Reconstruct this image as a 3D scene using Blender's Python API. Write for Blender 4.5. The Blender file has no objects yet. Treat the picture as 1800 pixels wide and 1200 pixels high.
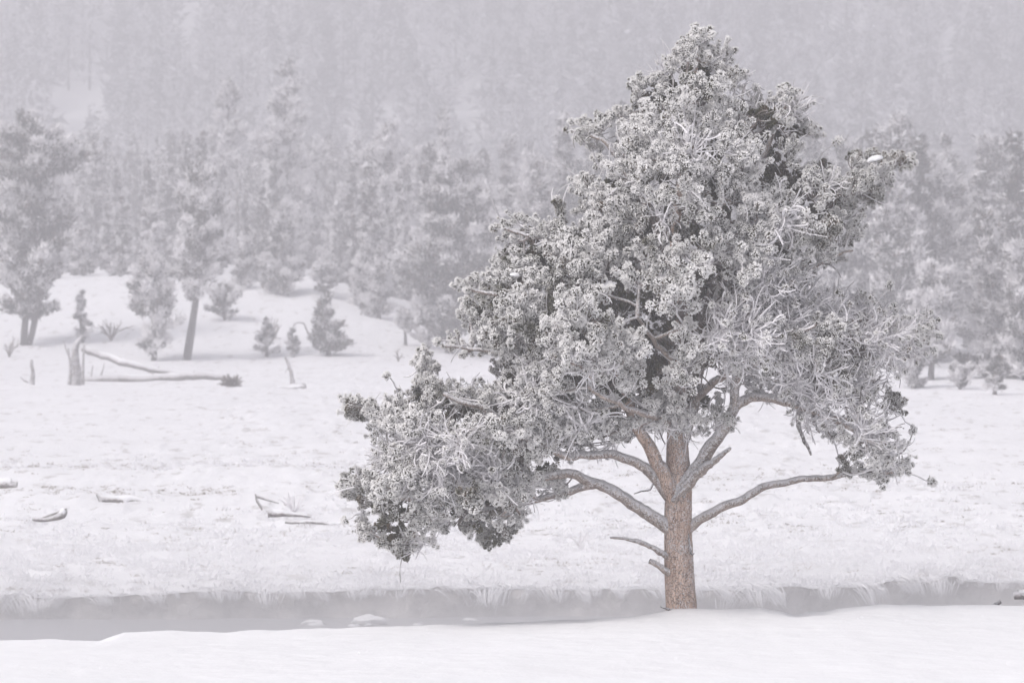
import bpy, math, random
import numpy as np
from mathutils import Vector

# ------------------------------------------------------------------ camera, light, exposure
SC = bpy.context.scene
COL = SC.collection
R = math.radians
HZ = 486.0
FPX, CZ, TH = 8182.0, 6.2, math.atan((600 - HZ) / 8182.0)   # focal length in photo pixels, camera height, tilt
TREE_Y = 60.5

cam_d = bpy.data.cameras.new('camera')
cam = bpy.data.objects.new('camera', cam_d)
COL.objects.link(cam)
cam.location = (0, 0, CZ)
cam.rotation_euler = (R(90) - TH, 0, 0)
cam_d.sensor_width = 36
cam_d.lens = FPX * 36 / 1800
cam_d.clip_end = 4000
cam_d.dof.use_dof = True
cam_d.dof.focus_distance = 60.3
cam_d.dof.aperture_fstop = 4.2
SC.camera = cam

world = bpy.data.worlds.new('World')
SC.world = world
world.use_nodes = True
wn, wl = world.node_tree.nodes, world.node_tree.links
wn.clear()
wo = wn.new('ShaderNodeOutputWorld'); bgn = wn.new('ShaderNodeBackground')
sky = wn.new('ShaderNodeTexSky'); sky.sky_type = 'NISHITA'; sky.sun_disc = False
sky.sun_elevation = R(48); sky.sun_rotation = R(232)
sky.air_density = 1.0; sky.dust_density = 6.0; sky.ozone_density = 1.0
hs = wn.new('ShaderNodeHueSaturation'); hs.inputs['Saturation'].default_value = 0.30
tint = wn.new('ShaderNodeMix'); tint.data_type = 'RGBA'; tint.blend_type = 'MULTIPLY'
tint.inputs[0].default_value = 1.0; tint.inputs[7].default_value = (0.98, 0.972, 0.985, 1)
wl.new(sky.outputs[0], hs.inputs['Color']); wl.new(hs.outputs[0], tint.inputs[6]); wl.new(tint.outputs[2], bgn.inputs[0])
bgn.inputs[1].default_value = 0.10
wl.new(bgn.outputs[0], wo.inputs[0])

sun_d = bpy.data.lights.new('sun', 'SUN')
sun_d.energy = 1.5; sun_d.angle = R(12); sun_d.color = (1.0, 0.965, 0.94)
sun = bpy.data.objects.new('sun', sun_d); COL.objects.link(sun)
_el, _az = R(48), R(232)          # sun stands behind the camera, to the left
sdir = Vector((math.sin(_az) * math.cos(_el), math.cos(_az) * math.cos(_el), math.sin(_el)))
sun.rotation_euler = sdir.to_track_quat('Z', 'Y').to_euler()

SC.view_settings.view_transform = 'Standard'
SC.view_settings.look = 'None'
SC.view_settings.gamma = 1.0
SC.view_settings.use_curve_mapping = False
SC.view_settings.exposure = 0.44
cy = SC.cycles
cy.max_bounces = 7; cy.diffuse_bounces = 4; cy.glossy_bounces = 2; cy.transmission_bounces = 2
cy.volume_bounces = 3; cy.transparent_max_bounces = 8
cy.sample_clamp_indirect = 8.0
cy.use_denoising = True

rng = np.random.default_rng(7)

# ------------------------------------------------------------------ helpers
def P(px, py, Y):
    """point at depth Y on the photograph's ray through pixel (px,py)"""
    c, s = math.cos(TH), math.sin(TH)
    dx, dy, dz = px - 900, FPX * c + (600 - py) * s, -FPX * s + (600 - py) * c
    k = Y / dy
    return np.array((dx * k, Y, CZ + dz * k))

def row_of(z, Y):
    c, s = math.cos(TH), math.sin(TH)
    dz = z - CZ
    up = Y * s + dz * c; fw = Y * c - dz * s
    return 600 - FPX * up / fw

def col_of(x, Y):
    return 900 + FPX * x / Y

def tag(o, label=None, cat=None, group=None, kind=None):
    if label: o['label'] = label
    if cat: o['category'] = cat
    if group: o['group'] = group
    if kind: o['kind'] = kind
    return o

def mesh_np(name, V, F, mats, fr=None, midx=None, smooth=False):
    """V (n,3) floats, F (m,k) ints with k 3 or 4"""
    V = np.asarray(V, dtype=np.float32); F = np.asarray(F, dtype=np.int32)
    me = bpy.data.meshes.new(name)
    k = F.shape[1]
    me.vertices.add(len(V)); me.vertices.foreach_set('co', V.ravel())
    me.loops.add(F.size); me.loops.foreach_set('vertex_index', F.ravel())
    me.polygons.add(len(F)); me.polygons.foreach_set('loop_start', np.arange(0, F.size, k, dtype=np.int32))
    for m in (mats if isinstance(mats, (list, tuple)) else [mats]): me.materials.append(m)
    if midx is not None: me.polygons.foreach_set('material_index', np.asarray(midx, dtype=np.int32))
    me.polygons.foreach_set('use_smooth', np.full(len(F), smooth, dtype=bool))
    if fr is not None:
        a = me.attributes.new('frost', 'FLOAT', 'POINT'); a.data.foreach_set('value', np.asarray(fr, dtype=np.float32))
    me.update(calc_edges=True); me.validate()
    return me

def ob(name, me, parent=None, loc=(0, 0, 0)):
    o = bpy.data.objects.new(name, me); COL.objects.link(o)
    o.location = loc
    if parent: o.parent = parent
    return o

def copy_tree(o, parent=None):
    c = o.copy(); COL.objects.link(c); c.parent = parent
    for ch in list(o.children):
        copy_tree(ch, c)
    return c

def _h(ix, iy, seed):
    n = (ix.astype(np.int64) * 374761393 + iy.astype(np.int64) * 668265263 + seed * 1442695041) & 0x7fffffff
    n = ((n ^ (n >> 13)) * 1274126177) & 0x7fffffff
    return ((n ^ (n >> 16)) & 0xffff) / 65535.0

def vn(x, y, seed=0):
    x = np.asarray(x, float); y = np.asarray(y, float)
    ix, iy = np.floor(x), np.floor(y); fx, fy = x - ix, y - iy
    fx = fx * fx * (3 - 2 * fx); fy = fy * fy * (3 - 2 * fy)
    a = _h(ix, iy, seed); b = _h(ix + 1, iy, seed); c = _h(ix, iy + 1, seed); d = _h(ix + 1, iy + 1, seed)
    return (a + (b - a) * fx) * (1 - fy) + (c + (d - c) * fx) * fy

def fbm(x, y, seed=0, o=4):
    s = 0; a = .5
    for i in range(o):
        s = s + a * (vn(x * 2 ** i, y * 2 ** i, seed + i) - .5); a *= .5
    return s

def sstep(a, b, x):
    t = np.clip((np.asarray(x, float) - a) / (b - a), 0, 1)
    return t * t * (3 - 2 * t)

def nrm(v):
    v = np.asarray(v, float)
    return v / np.maximum(np.linalg.norm(v, axis=-1, keepdims=True), 1e-9)

def frames(D):
    """two unit vectors perpendicular to each D (n,3)"""
    ref = np.where(np.abs(D[:, 2:3]) < .9, np.array([[0, 0, 1.]]), np.array([[1., 0, 0]]))
    U = nrm(np.cross(D, ref)); W = np.cross(D, U)
    return U, W

def tube(pts, rad, sides=8, cap=True, bump=0.0, seed=0):
    """one tube as (V,F quads)"""
    pts = np.asarray(pts, float); n = len(pts)
    rad = np.broadcast_to(np.asarray(rad, float), (n,))
    T = nrm(np.gradient(pts, axis=0))
    u = np.cross(T[0], (0, 0, 1.)); 
    if np.linalg.norm(u) < .1: u = np.cross(T[0], (0, 1., 0))
    u = u / np.linalg.norm(u)
    V = []
    an = np.arange(sides) * 2 * math.pi / sides
    for i in range(n):
        u = u - T[i] * np.dot(u, T[i]); u /= max(np.linalg.norm(u), 1e-9)
        w = np.cross(T[i], u)
        r = np.full(sides, rad[i])
        if bump: r = r * (1 + bump * (vn(an * 1.3 + seed, np.full(sides, i * .9 + seed * 3), seed) - .5) * 2)
        V.append(pts[i] + r[:, None] * (np.cos(an)[:, None] * u + np.sin(an)[:, None] * w))
    V = np.concatenate(V)
    a = np.arange(n - 1)[:, None] * sides; j = np.arange(sides)[None, :]; j2 = (j + 1) % sides
    F = np.stack([a + j, a + j2, a + sides + j2, a + sides + j], -1).reshape(-1, 4)
    if cap:
        m = len(V)
        V = np.concatenate([V, pts[:1], pts[-1:] + T[-1] * rad[-1] * .6])
        jj = np.arange(sides)
        c0 = np.stack([np.full(sides, m), (jj + 1) % sides, jj, np.full(sides, m)], -1)
        b = (n - 1) * sides
        c1 = np.stack([np.full(sides, m + 1), b + jj, b + (jj + 1) % sides, np.full(sides, m + 1)], -1)
        F = np.concatenate([F, c0, c1])
    return V, F

def quads_to_tris(F):
    a = F[:, [0, 1, 2]]; b = F[:, [0, 2, 3]]
    T = np.concatenate([a, b])
    return T[(T[:, 0] != T[:, 1]) & (T[:, 1] != T[:, 2]) & (T[:, 0] != T[:, 2])]

class Bag:
    """collects triangle geometry"""
    def __init__(s): s.V = []; s.F = []; s.A = []; s.M = []; s.n = 0
    def add(s, V, F, fr=1.0, m=0):
        V = np.asarray(V, float); F = np.asarray(F)
        if F.shape[1] == 4: F = quads_to_tris(F)
        s.V.append(V); s.F.append(F + s.n); s.A.append(np.broadcast_to(np.asarray(fr, float), (len(V),)))
        s.M.append(np.full(len(F), m)); s.n += len(V)
    def arrays(s):
        return np.concatenate(s.V), np.concatenate(s.F), np.concatenate(s.A), np.concatenate(s.M)
    def mesh(s, name, mats, smooth=False):
        V, F, A, M = s.arrays()
        return mesh_np(name, V, F, mats, A, M, smooth)

def smooth_path(pts, rad, step):
    """Catmull-Rom through pts"""
    pts = np.asarray(pts, float); rad = np.asarray(rad, float)
    Q = np.concatenate([[2 * pts[0] - pts[1]], pts, [2 * pts[-1] - pts[-2]]])
    out = []; ro = []
    for i in range(len(pts) - 1):
        p0, p1, p2, p3 = Q[i:i + 4]
        n = max(2, int(np.linalg.norm(p2 - p1) / step))
        for t in np.arange(n) / n:
            out.append(.5 * ((2 * p1) + (-p0 + p2) * t + (2 * p0 - 5 * p1 + 4 * p2 - p3) * t * t + (-p0 + 3 * p1 - 3 * p2 + p3) * t ** 3))
            ro.append(rad[i] * (1 - t) + rad[i + 1] * t)
    out.append(pts[-1]); ro.append(rad[-1])
    return np.array(out), np.array(ro)

# ------------------------------------------------------------------ materials
def new_mat(name):
    m = bpy.data.materials.new(name); m.use_nodes = True
    nt = m.node_tree; nt.nodes.clear()
    out = nt.nodes.new('ShaderNodeOutputMaterial'); b = nt.nodes.new('ShaderNodeBsdfPrincipled')
    nt.links.new(b.outputs[0], out.inputs[0])
    b.inputs['Roughness'].default_value = .9
    b.inputs['Specular IOR Level'].default_value = .15
    return m, nt, b

def noise(nt, scale, detail=4, rough=.55, vec=None, out='Fac'):
    n = nt.nodes.new('ShaderNodeTexNoise'); n.inputs['Scale'].default_value = scale
    n.inputs['Detail'].default_value = detail; n.inputs['Roughness'].default_value = rough
    if vec is not None: nt.links.new(vec, n.inputs['Vector'])
    return n.outputs[out]

def math_n(nt, op, a, b=None, clamp=False):
    n = nt.nodes.new('ShaderNodeMath'); n.operation = op; n.use_clamp = clamp
    for i, v in enumerate((a, b)):
        if v is None: continue
        if isinstance(v, (int, float)): n.inputs[i].default_value = v
        else: nt.links.new(v, n.inputs[i])
    return n.outputs[0]

def ramp(nt, fac, a, b):
    n = nt.nodes.new('ShaderNodeMapRange'); n.interpolation_type = 'SMOOTHSTEP'
    n.inputs['From Min'].default_value = a; n.inputs['From Max'].default_value = b
    nt.links.new(fac, n.inputs['Value']); return n.outputs[0]

def mixc(nt, fac, a, b):
    n = nt.nodes.new('ShaderNodeMix'); n.data_type = 'RGBA'
    if isinstance(fac, (int, float)): n.inputs[0].default_value = fac
    else: nt.links.new(fac, n.inputs[0])
    for i, v in ((6, a), (7, b)):
        if isinstance(v, tuple): n.inputs[i].default_value = (*v, 1)
        else: nt.links.new(v, n.inputs[i])
    return n.outputs[2]

def bump(nt, h, strength, dist, b):
    n = nt.nodes.new('ShaderNodeBump'); n.inputs['Strength'].default_value = strength; n.inputs['Distance'].default_value = dist
    nt.links.new(h, n.inputs['Height']); nt.links.new(n.outputs[0], b.inputs['Normal'])

def pos(nt):
    return nt.nodes.new('ShaderNodeNewGeometry').outputs['Position']

def scaled(nt, v, s):
    n = nt.nodes.new('ShaderNodeMapping'); n.inputs['Scale'].default_value = s
    nt.links.new(v, n.inputs['Vector']); return n.outputs[0]

def snow_mat(name, rough_scale, dist, col=(.86, .865, .885), stain=None, stretch=1.0):
    m, nt, b = new_mat(name)
    p = pos(nt)
    n1 = noise(nt, rough_scale, 6, .62, scaled(nt, p, (1, stretch, 1)))
    n2 = noise(nt, rough_scale * .13, 4, .5, scaled(nt, p, (1, stretch, 1)))
    h = math_n(nt, 'ADD', n1, math_n(nt, 'MULTIPLY', n2, 2.0))
    c = mixc(nt, ramp(nt, n2, .35, .7), tuple(x * .955 for x in col), col)
    if stain:
        n3 = noise(nt, stain[0], 5, .6, scaled(nt, p, (1, .35, 1)))
        c = mixc(nt, math_n(nt, 'MULTIPLY', ramp(nt, n3, stain[1], stain[1] + .12), stain[2]), c, (.42, .40, .385))
    nt.links.new(c, b.inputs['Base Color'])
    bump(nt, h, .8, dist, b)
    b.inputs['Roughness'].default_value = .8
    return m

M = {}
M['near_snow'] = snow_mat('near_snow', 2.2, .05, (.86, .865, .885))
M['meadow_snow'] = snow_mat('meadow_snow', 2.2, .11, (.84, .84, .865), stain=(1.6, .56, .55), stretch=.6)
M['hill_snow'] = snow_mat('hill_snow', .5, .1, (.84, .845, .87))
M['snow'] = snow_mat('snow_pad', 14, .01)

def frosted(name, core, frost, lo, hi, nscale, namp, core2=None):
    """frost attribute 0..1 along each needle or twig, plus patches of heavier and lighter rime"""
    m, nt, b = new_mat(name)
    at = nt.nodes.new('ShaderNodeAttribute'); at.attribute_name = 'frost'
    n = noise(nt, nscale, 3, .5, pos(nt))
    f = math_n(nt, 'ADD', at.outputs['Fac'], math_n(nt, 'MULTIPLY', math_n(nt, 'SUBTRACT', n, .5), namp))
    c0 = core
    if core2:
        c0 = mixc(nt, ramp(nt, noise(nt, nscale * 1.7, 2, .5, pos(nt)), .5, .68), core, core2)
    c = mixc(nt, ramp(nt, f, lo, hi), c0, frost)
    nt.links.new(c, b.inputs['Base Color'])
    b.inputs['Roughness'].default_value = .95
    b.inputs['Specular IOR Level'].default_value = .05
    return m

M['needle'] = frosted('frosted_needle', (.060, .058, .022), (.88, .87, .865), .45, .80, 2.4, 1.35, (.11, .075, .038))
M['twig'] = frosted('frosted_twig', (.16, .135, .12), (.82, .805, .825), .20, .70, 3.0, 1.1)
M['far_needle'] = frosted('far_frosted_needle', (.055, .058, .048), (.80, .79, .80), .40, .74, 1.5, 1.3, (.12, .085, .065))
M['hill_needle'] = frosted('hill_frosted_needle', (.07, .075, .07), (.60, .60, .625), .1, .8, .05, .5)
M['grass'] = frosted('frosted_grass', (.24, .20, .16), (.82, .82, .845), .2, .75, .9, .9)

def bark_mat(name, base, dark, light, fr_lo, fr_hi, scale=1.0, top=.5):
    m, nt, b = new_mat(name)
    p = pos(nt)
    ps = scaled(nt, p, (1, 1, .38))
    vo = nt.nodes.new('ShaderNodeTexVoronoi'); vo.feature = 'DISTANCE_TO_EDGE'; vo.inputs['Scale'].default_value = 26 * scale
    dn = nt.nodes.new('ShaderNodeMix'); dn.data_type = 'RGBA'; dn.blend_type = 'LINEAR_LIGHT'; dn.inputs[0].default_value = .04
    nt.links.new(ps, dn.inputs[6]); nt.links.new(noise(nt, 22 * scale, 3, .5, p, 'Color'), dn.inputs[7])
    nt.links.new(dn.outputs[2], vo.inputs['Vector'])
    crack = ramp(nt, vo.outputs['Distance'], -.015, .075)
    c = mixc(nt, ramp(nt, noise(nt, 9 * scale, 4, .6, ps), .35, .68), base, light)
    c = mixc(nt, crack, dark, c)
    c = mixc(nt, ramp(nt, noise(nt, 30 * scale, 4, .7, ps), .54, .70), c, dark)
    # wind-blown rime: specks plus a thicker coat on what faces up
    nz = nt.nodes.new('ShaderNodeSeparateXYZ'); nt.links.new(nt.nodes.new('ShaderNodeNewGeometry').outputs['Normal'], nz.inputs[0])
    sp = math_n(nt, 'ADD', noise(nt, 60 * scale, 4, .75, p), math_n(nt, 'MULTIPLY', nz.outputs[2], top * .35))
    sp = math_n(nt, 'ADD', sp, math_n(nt, 'MULTIPLY', noise(nt, 4, 3, .5, p), .25))
    c = mixc(nt, ramp(nt, sp, fr_lo, fr_hi), c, (.72, .71, .73))
    nt.links.new(c, b.inputs['Base Color'])
    h = math_n(nt, 'ADD', math_n(nt, 'MULTIPLY', crack, 1.0), math_n(nt, 'MULTIPLY', noise(nt, 50 * scale, 4, .6, ps), .8))
    bump(nt, h, .9, .012 / scale, b)
    return m

M['trunk'] = bark_mat('orange_bark', (.47, .325, .25), (.155, .11, .09), (.63, .47, .38), .63, .76, .95)
M['limb'] = bark_mat('grey_bark', (.32, .26, .225), (.12, .095, .085), (.46, .38, .33), .55, .66, .9, .6)
M['deadwood'] = bark_mat('weathered_deadwood', (.22, .205, .20), (.12, .11, .105), (.32, .295, .285), .56, .76, .6, .9)
M['far_bark'] = bark_mat('far_bark', (.12, .11, .11), (.07, .065, .06), (.17, .155, .15), .72, .92, .4, .5)

m, nt, b = new_mat('dirt_bank'); M['dirt'] = m
p = pos(nt)
c = mixc(nt, ramp(nt, noise(nt, 3.0, 5, .6, p), .35, .65), (.34, .32, .31), (.50, .475, .465))
c = mixc(nt, ramp(nt, noise(nt, 8.0, 5, .7, p), .60, .75), c, (.70, .69, .71))
nt.links.new(c, b.inputs['Base Color']); bump(nt, noise(nt, 5, 6, .6, p), 1.0, .1, b)

m, nt, b = new_mat('cold_river_water'); M['water'] = m
p = pos(nt)
b.inputs['Base Color'].default_value = (.30, .30, .32, 1); b.inputs['Roughness'].default_value = .32
b.inputs['Specular IOR Level'].default_value = .5; b.inputs['IOR'].default_value = 1.33
bump(nt, noise(nt, 5.0, 4, .5, scaled(nt, p, (1, .5, 1))), .25, .03, b)

m, nt, b = new_mat('river_rock'); M['rock'] = m
p = pos(nt)
nt.links.new(mixc(nt, ramp(nt, noise(nt, 6, 5, .6, p), .35, .65), (.14, .13, .13), (.27, .26, .26)), b.inputs['Base Color'])
bump(nt, noise(nt, 12, 5, .6, p), .8, .03, b)

# ------------------------------------------------------------------ ground
KX = np.array([-60, -23, -19, -9, -6.4, -3.9, 2.6, 15, 23, 60.]) * 1.571
KA = np.array([5.0, 5.0, 5.7, 5.5, 4.4, 3.3, 2.2, 1.3, 1.1, 1.1])
def bank_y(x):
    return 84.6 + 3.2 * sstep(3.5, 9.5, x) + .9 * np.sin(np.asarray(x) * .35 + 1) * .5 + .6 * fbm(np.asarray(x) * .5, 0 * np.asarray(x), 40, 4)

def g_meadow(x, y):
    x = np.asarray(x, float); y = np.asarray(y, float)
    A = np.interp(x * 330 / np.clip(y, 240, 620), KX, KA)
    z = .55 + A * sstep(284, 342, y) + .012 * np.maximum(y - 342, 0)
    far = np.maximum(y - 620, 0)
    z = z + .165 * (np.sqrt(far ** 2 + 900) - 30)
    z = z + fbm(x * .02, y * .02, 3, 3) * 14 * sstep(580, 800, y)
    z = z + fbm(x * .12, y * .07, 5, 3) * .55 * sstep(88, 120, y) + fbm(x * .5, y * .3, 9, 3) * .22
    z = z + fbm(x * .06, y * .16, 15, 3) * .5 * sstep(90, 115, y) * (1 - sstep(300, 380, y))
    z = z + fbm(x * 1.7, y * 1.1, 12, 3) * .10 * (1 - sstep(230, 380, y))
    lip = np.exp(-((y - bank_y(x)) / .7) ** 2) * (y < 100)
    z = z - lip * (.20 * np.clip(fbm(x * .8, 0 * x + 4, 44, 3) + .12, 0, 1) + .06)
    hm = vn(x * 2.3, y * 1.5, 22)
    z = z + .07 * sstep(.62, .9, hm) * (1 - sstep(240, 290, y))
    return z

ER = np.array([-900, 0, 60, 170, 215, 300, 400, 440, 600, 760, 900, 1050, 1180, 1260, 1340, 1372, 1402, 1425, 1450, 1480, 1520, 1560, 1640, 1800, 2400])
EV = np.array([1135, 1130, 1128, 1131, 1114, 1112, 1115, 1110, 1108, 1101, 1099, 1089, 1079, 1073, 1069, 1075, 1087, 1082, 1080, 1071, 1067, 1063, 1066, 1067, 1060])
CREST = 60.15
def g_near(x, y):
    x = np.asarray(x, float); y = np.asarray(y, float)
    px = 900 + FPX * x / CREST
    rowe = np.interp(px, ER, EV)
    # height of the crest that gives that skyline
    broad = sum(np.interp(px + o, ER, EV) for o in (-220, -150, -80, 0, 80, 150, 220)) / 7
    ze = CZ - (broad - HZ) / FPX * CREST
    w = np.exp(-((y - CREST) / 5.0) ** 2)
    local = (broad - rowe) / FPX * CREST * np.exp(-((y - CREST) / .8) ** 2)
    flat = 1.87
    z = flat * (1 - w) + ze * w + local
    z = z + fbm(x * .35, y * .18, 31, 3) * .10 * (1 - .6 * w) + fbm(x * 1.6, y * .8, 33, 3) * .035
    z = z + .05 * np.exp(-((x - 2.2) ** 2 + (y - 60.35) ** 2) / .12) + .03 * fbm(x * 4, y * 4, 37, 2)
    edge = fbm(x * .9, 0 * x, 35, 3) * 1.2
    dn = sstep(CREST + .25 + edge * .3, CREST + 3.8 + edge, y)
    return z * (1 - dn) - .5 * dn

def grid(name, xs, ys, fn, mat, warp=None):
    X, Y = np.meshgrid(xs, ys)
    if warp is not None: Y = warp(X, Y)
    Z = fn(X, Y)
    V = np.stack([X, Y, Z], -1).reshape(-1, 3)
    nx, ny = len(xs), len(ys)
    a = (np.arange(ny - 1)[:, None] * nx + np.arange(nx - 1)[None, :])
    F = np.stack([a, a + 1, a + nx + 1, a + nx], -1).reshape(-1, 4)
    o = ob(name, mesh_np(name, V, F, mat, smooth=True)); tag(o, kind='structure')
    return o

def outer(lo, hi, step, far):
    c = list(np.arange(lo, hi + 1e-6, step)); s = step; x = hi
    while x < far: s *= 1.25; x += s; c.append(x)
    s = step; x = lo
    while x > -far: s *= 1.25; x -= s; c.insert(0, x)
    return np.array(c)

grid('near_snow_bank', outer(-9, 9, .06, 900), np.concatenate([np.arange(-250, 40, 10.), np.arange(40, 50, .5), np.arange(50, 66.5, .12)]), g_near, M['near_snow'])
ysm = [0.0]; s = .10
while ysm[-1] < 560: ysm.append(ysm[-1] + s); s = min(s * 1.011, 6)
grid('snowy_meadow', outer(-12, 12, .10, 900), np.array(ysm), g_meadow, M['meadow_snow'],
     warp=lambda X, Y: bank_y(X) * (1 - sstep(0, 60, Y)) + 85 * sstep(0, 60, Y) + Y)
YH = 85 + ysm[-1]
grid('forested_hillside', outer(-190, 190, 6, 900), np.arange(YH - .0, 1560, 8.), g_meadow, M['hill_snow'])
# river
V = np.array([[-900, 60, 0], [900, 60, 0], [900, 92, 0], [-900, 92, 0.]])
tag(ob('river', mesh_np('river', V, [[0, 1, 2, 3]], M['water'])), kind='structure')
V = np.array([[-900, -260, -.8], [900, -260, -.8], [900, 1580, -.8], [-900, 1580, -.8]])
tag(ob('river_bed', mesh_np('river_bed', V, [[0, 1, 2, 3]], M['dirt'])), kind='structure')
# the cut bank of bare earth on the far side
bx = outer(-14, 14, .07, 900); hs_ = np.array([-.6, -.25, 0, .1, .2, .3, .42, .55, .62])
X, T = np.meshgrid(bx, np.linspace(0, 1, len(hs_)))
top = g_meadow(X, bank_y(X)) - .012
Z = -.6 + (top + .6) * T
Yb = bank_y(X) - .25 * (1 - T) + .16 * np.sin(T * math.pi) + fbm(X * 2.0, Z * 3, 50, 3) * .45 * np.sin(T * math.pi) ** .5 * (T < .99)
V = np.stack([X, Yb, Z], -1).reshape(-1, 3); nx = len(bx)
a = (np.arange(len(hs_) - 1)[:, None] * nx + np.arange(nx - 1)[None, :])
F = np.stack([a, a + 1, a + nx + 1, a + nx], -1).reshape(-1, 4)
tag(ob('river_bank', mesh_np('river_bank', V, F, M['dirt'], smooth=True)), kind='structure')

def ground_at(px, py, y0=86, y1=1000):
    Y = np.arange(y0, y1, .25)
    pts = np.array([P(px, py, y) for y in (Y[0], Y[-1])])
    t = (Y - Y[0]) / (Y[-1] - Y[0])
    x = pts[0, 0] + (pts[1, 0] - pts[0, 0]) * t; z = pts[0, 2] + (pts[1, 2] - pts[0, 2]) * t
    g = g_meadow(x, Y)
    k = np.argmax(z <= g)
    if z[k] > g[k]: k = len(Y) - 1
    return np.array((x[k], Y[k], g[k]))

# ------------------------------------------------------------------ the frosted pine: foliage building blocks
def needles(bag, O, D, L, tipr, fr0=0.0, fr1=1.0, m=0):
    """needles thin at the twig and thick with rime at the outer end: 4 triangles each"""
    n = len(O); U, W = frames(D)
    E = O + D * L[:, None]
    V = np.empty((n, 4, 3)); V[:, 0] = O
    for k in range(3):
        a = k * 2 * math.pi / 3
        V[:, k + 1] = E + (math.cos(a) * U + math.sin(a) * W) * np.broadcast_to(tipr, (n,))[:, None]
    b = np.arange(n)[:, None] * 4
    F = np.concatenate([b + np.array([[0, 1, 2]]), b + np.array([[0, 2, 3]]), b + np.array([[0, 3, 1]]), b + np.array([[1, 3, 2]])])
    A = np.tile([fr0, fr1, fr1, fr1], n)
    bag.add(V.reshape(-1, 3), F, A, m)

def brush(bag, path, rg, dens=1.0, big=1.0):
    """rounded knob of rimed needles round the end of a shoot path (k,3)"""
    n = int(rg.integers(60, 78) * dens)
    tipn = rg.random(n) < .55
    t = np.where(tipn, 1 - .12 * rg.random(n), rg.random(n) ** .8)
    idx = t * (len(path) - 1); i = np.minimum(idx.astype(int), len(path) - 2); f = (idx - i)[:, None]
    O = path[i] * (1 - f) + path[i + 1] * f
    T = nrm(path[i + 1] - path[i])
    U, W = frames(T); a = rg.random(n) * 2 * math.pi
    side = np.cos(a)[:, None] * U + np.sin(a)[:, None] * W
    sp = np.where(tipn, np.arccos(1 - .82 * rg.random(n)), np.radians(78 + rg.normal(0, 12, n)))
    D = nrm(T * np.cos(sp)[:, None] + side * np.sin(sp)[:, None] + np.array([0, 0, .08]))
    needles(bag, O, D, big * rg.uniform(.040, .068, n), rg.uniform(.007, .0115, n) * big)

def shoot_path(d, L, rg, curl=.5, up=1.0, n=6):
    pts = [np.zeros(3)]; d = nrm(d); ax = nrm(rg.normal(size=3))
    for k in range(n):
        d = nrm(d + np.array([0, 0, up * .16]) + curl * .3 * np.cross(ax, d) + rg.normal(0, .06, 3))
        pts.append(pts[-1] + d * L / n)
    return np.array(pts)

def clump_tufted(seed, ns, dens=1.0):
    rg = np.random.default_rng(seed); bag = Bag()
    for k in range(ns):
        th = math.acos(1 - rg.random() * .85); ph = rg.random() * 6.283
        d = np.array([math.sin(th) * math.cos(ph), math.sin(th) * math.sin(ph), math.cos(th)])
        L = rg.uniform(.12, .34)
        p = shoot_path(d, L, rg, .25, .9, 7)
        V, F = tube(p, np.linspace(.009, .006, len(p)), 3, False)
        bag.add(V, F, rg.uniform(.3, .9), 1)
        k0 = rg.integers(4, 6)
        brush(bag, p[k0:], rg, dens, rg.uniform(.75, 1.25))
        if rg.random() < .65:                    # a second knob lower down on the same shoot
            q = shoot_path(d + rg.normal(0, .8, 3), rg.uniform(.07, .13), rg, .4, .6, 4) + p[rg.integers(2, 4)]
            V, F = tube(q, .006, 3, False); bag.add(V, F, .8, 1)
            brush(bag, q[1:], rg, dens * .75, rg.uniform(.7, 1.05))
    return bag

def clump_twiggy(seed, ns):
    rg = np.random.default_rng(seed); bag = Bag()
    for k in range(ns):
        th = math.acos(1 - rg.random() * 1.1); ph = rg.random() * 6.283
        d = np.array([math.sin(th) * math.cos(ph), math.sin(th) * math.sin(ph), math.cos(th)])
        L = rg.uniform(.25, .62)
        p = shoot_path(d, L, rg, rg.uniform(.05, .6), rg.choice([-.7, .1, .8]), 9)
        V, F = tube(p, np.linspace(.0125, .0055, len(p)) * rg.uniform(.7, 1.3), 4, False)
        bag.add(V, F, rg.uniform(.55, 1.25), 1)
        for j in range(2):
            i = rg.integers(2, 8)
            q = shoot_path(nrm(p[i] - p[i - 1]) + rg.normal(0, .7, 3), rg.uniform(.1, .28), rg, 1.0, .6, 6) + p[i]
            V, F = tube(q, .0105, 3, False); bag.add(V, F, rg.uniform(.4, 1.15), 1)
            if rg.random() < .14: brush(bag, q[-3:], rg, .7, .9)
        if rg.random() < .16: brush(bag, p[-3:], rg, .8, .9)
    return bag

NTUFT, NTWIG = 14, 6
GREEN = [(1530, 320, 62), (1440, 400, 48), (1425, 590, 38), (1005, 440, 42), (1475, 650, 28), (1240, 405, 40), (1310, 190, 26), (1520, 345, 28), (1400, 300, 30), (900, 800, 25), (1205, 300, 26), (1545, 715, 30), (1505, 820, 36), (745, 745, 22), (965, 470, 62), (880, 540, 45), (935, 590, 40), (1010, 370, 36), (1190, 150, 26), (765, 715, 40), (650, 865, 40), (860, 925, 55), (700, 940, 40), (1120, 420, 36), (1040, 600, 36), (640, 725, 25)]
tufted = [clump_tufted(100 + i, 6 + i % 4) for i in range(NTUFT)]
twiggy = [clump_twiggy(300 + i, 15 + i % 4) for i in range(NTWIG)]
MATS = [M['needle'], M['twig']]
tuft_me = [b.mesh('needle_cluster', MATS) for b in tufted]
twig_me = [b.mesh('bare_twig_cluster', MATS) for b in twiggy]
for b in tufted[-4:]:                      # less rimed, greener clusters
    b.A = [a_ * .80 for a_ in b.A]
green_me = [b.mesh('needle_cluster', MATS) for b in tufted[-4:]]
tuft_ar = [b.arrays() for b in tufted]; twig_ar = [b.arrays() for b in twiggy]

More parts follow.
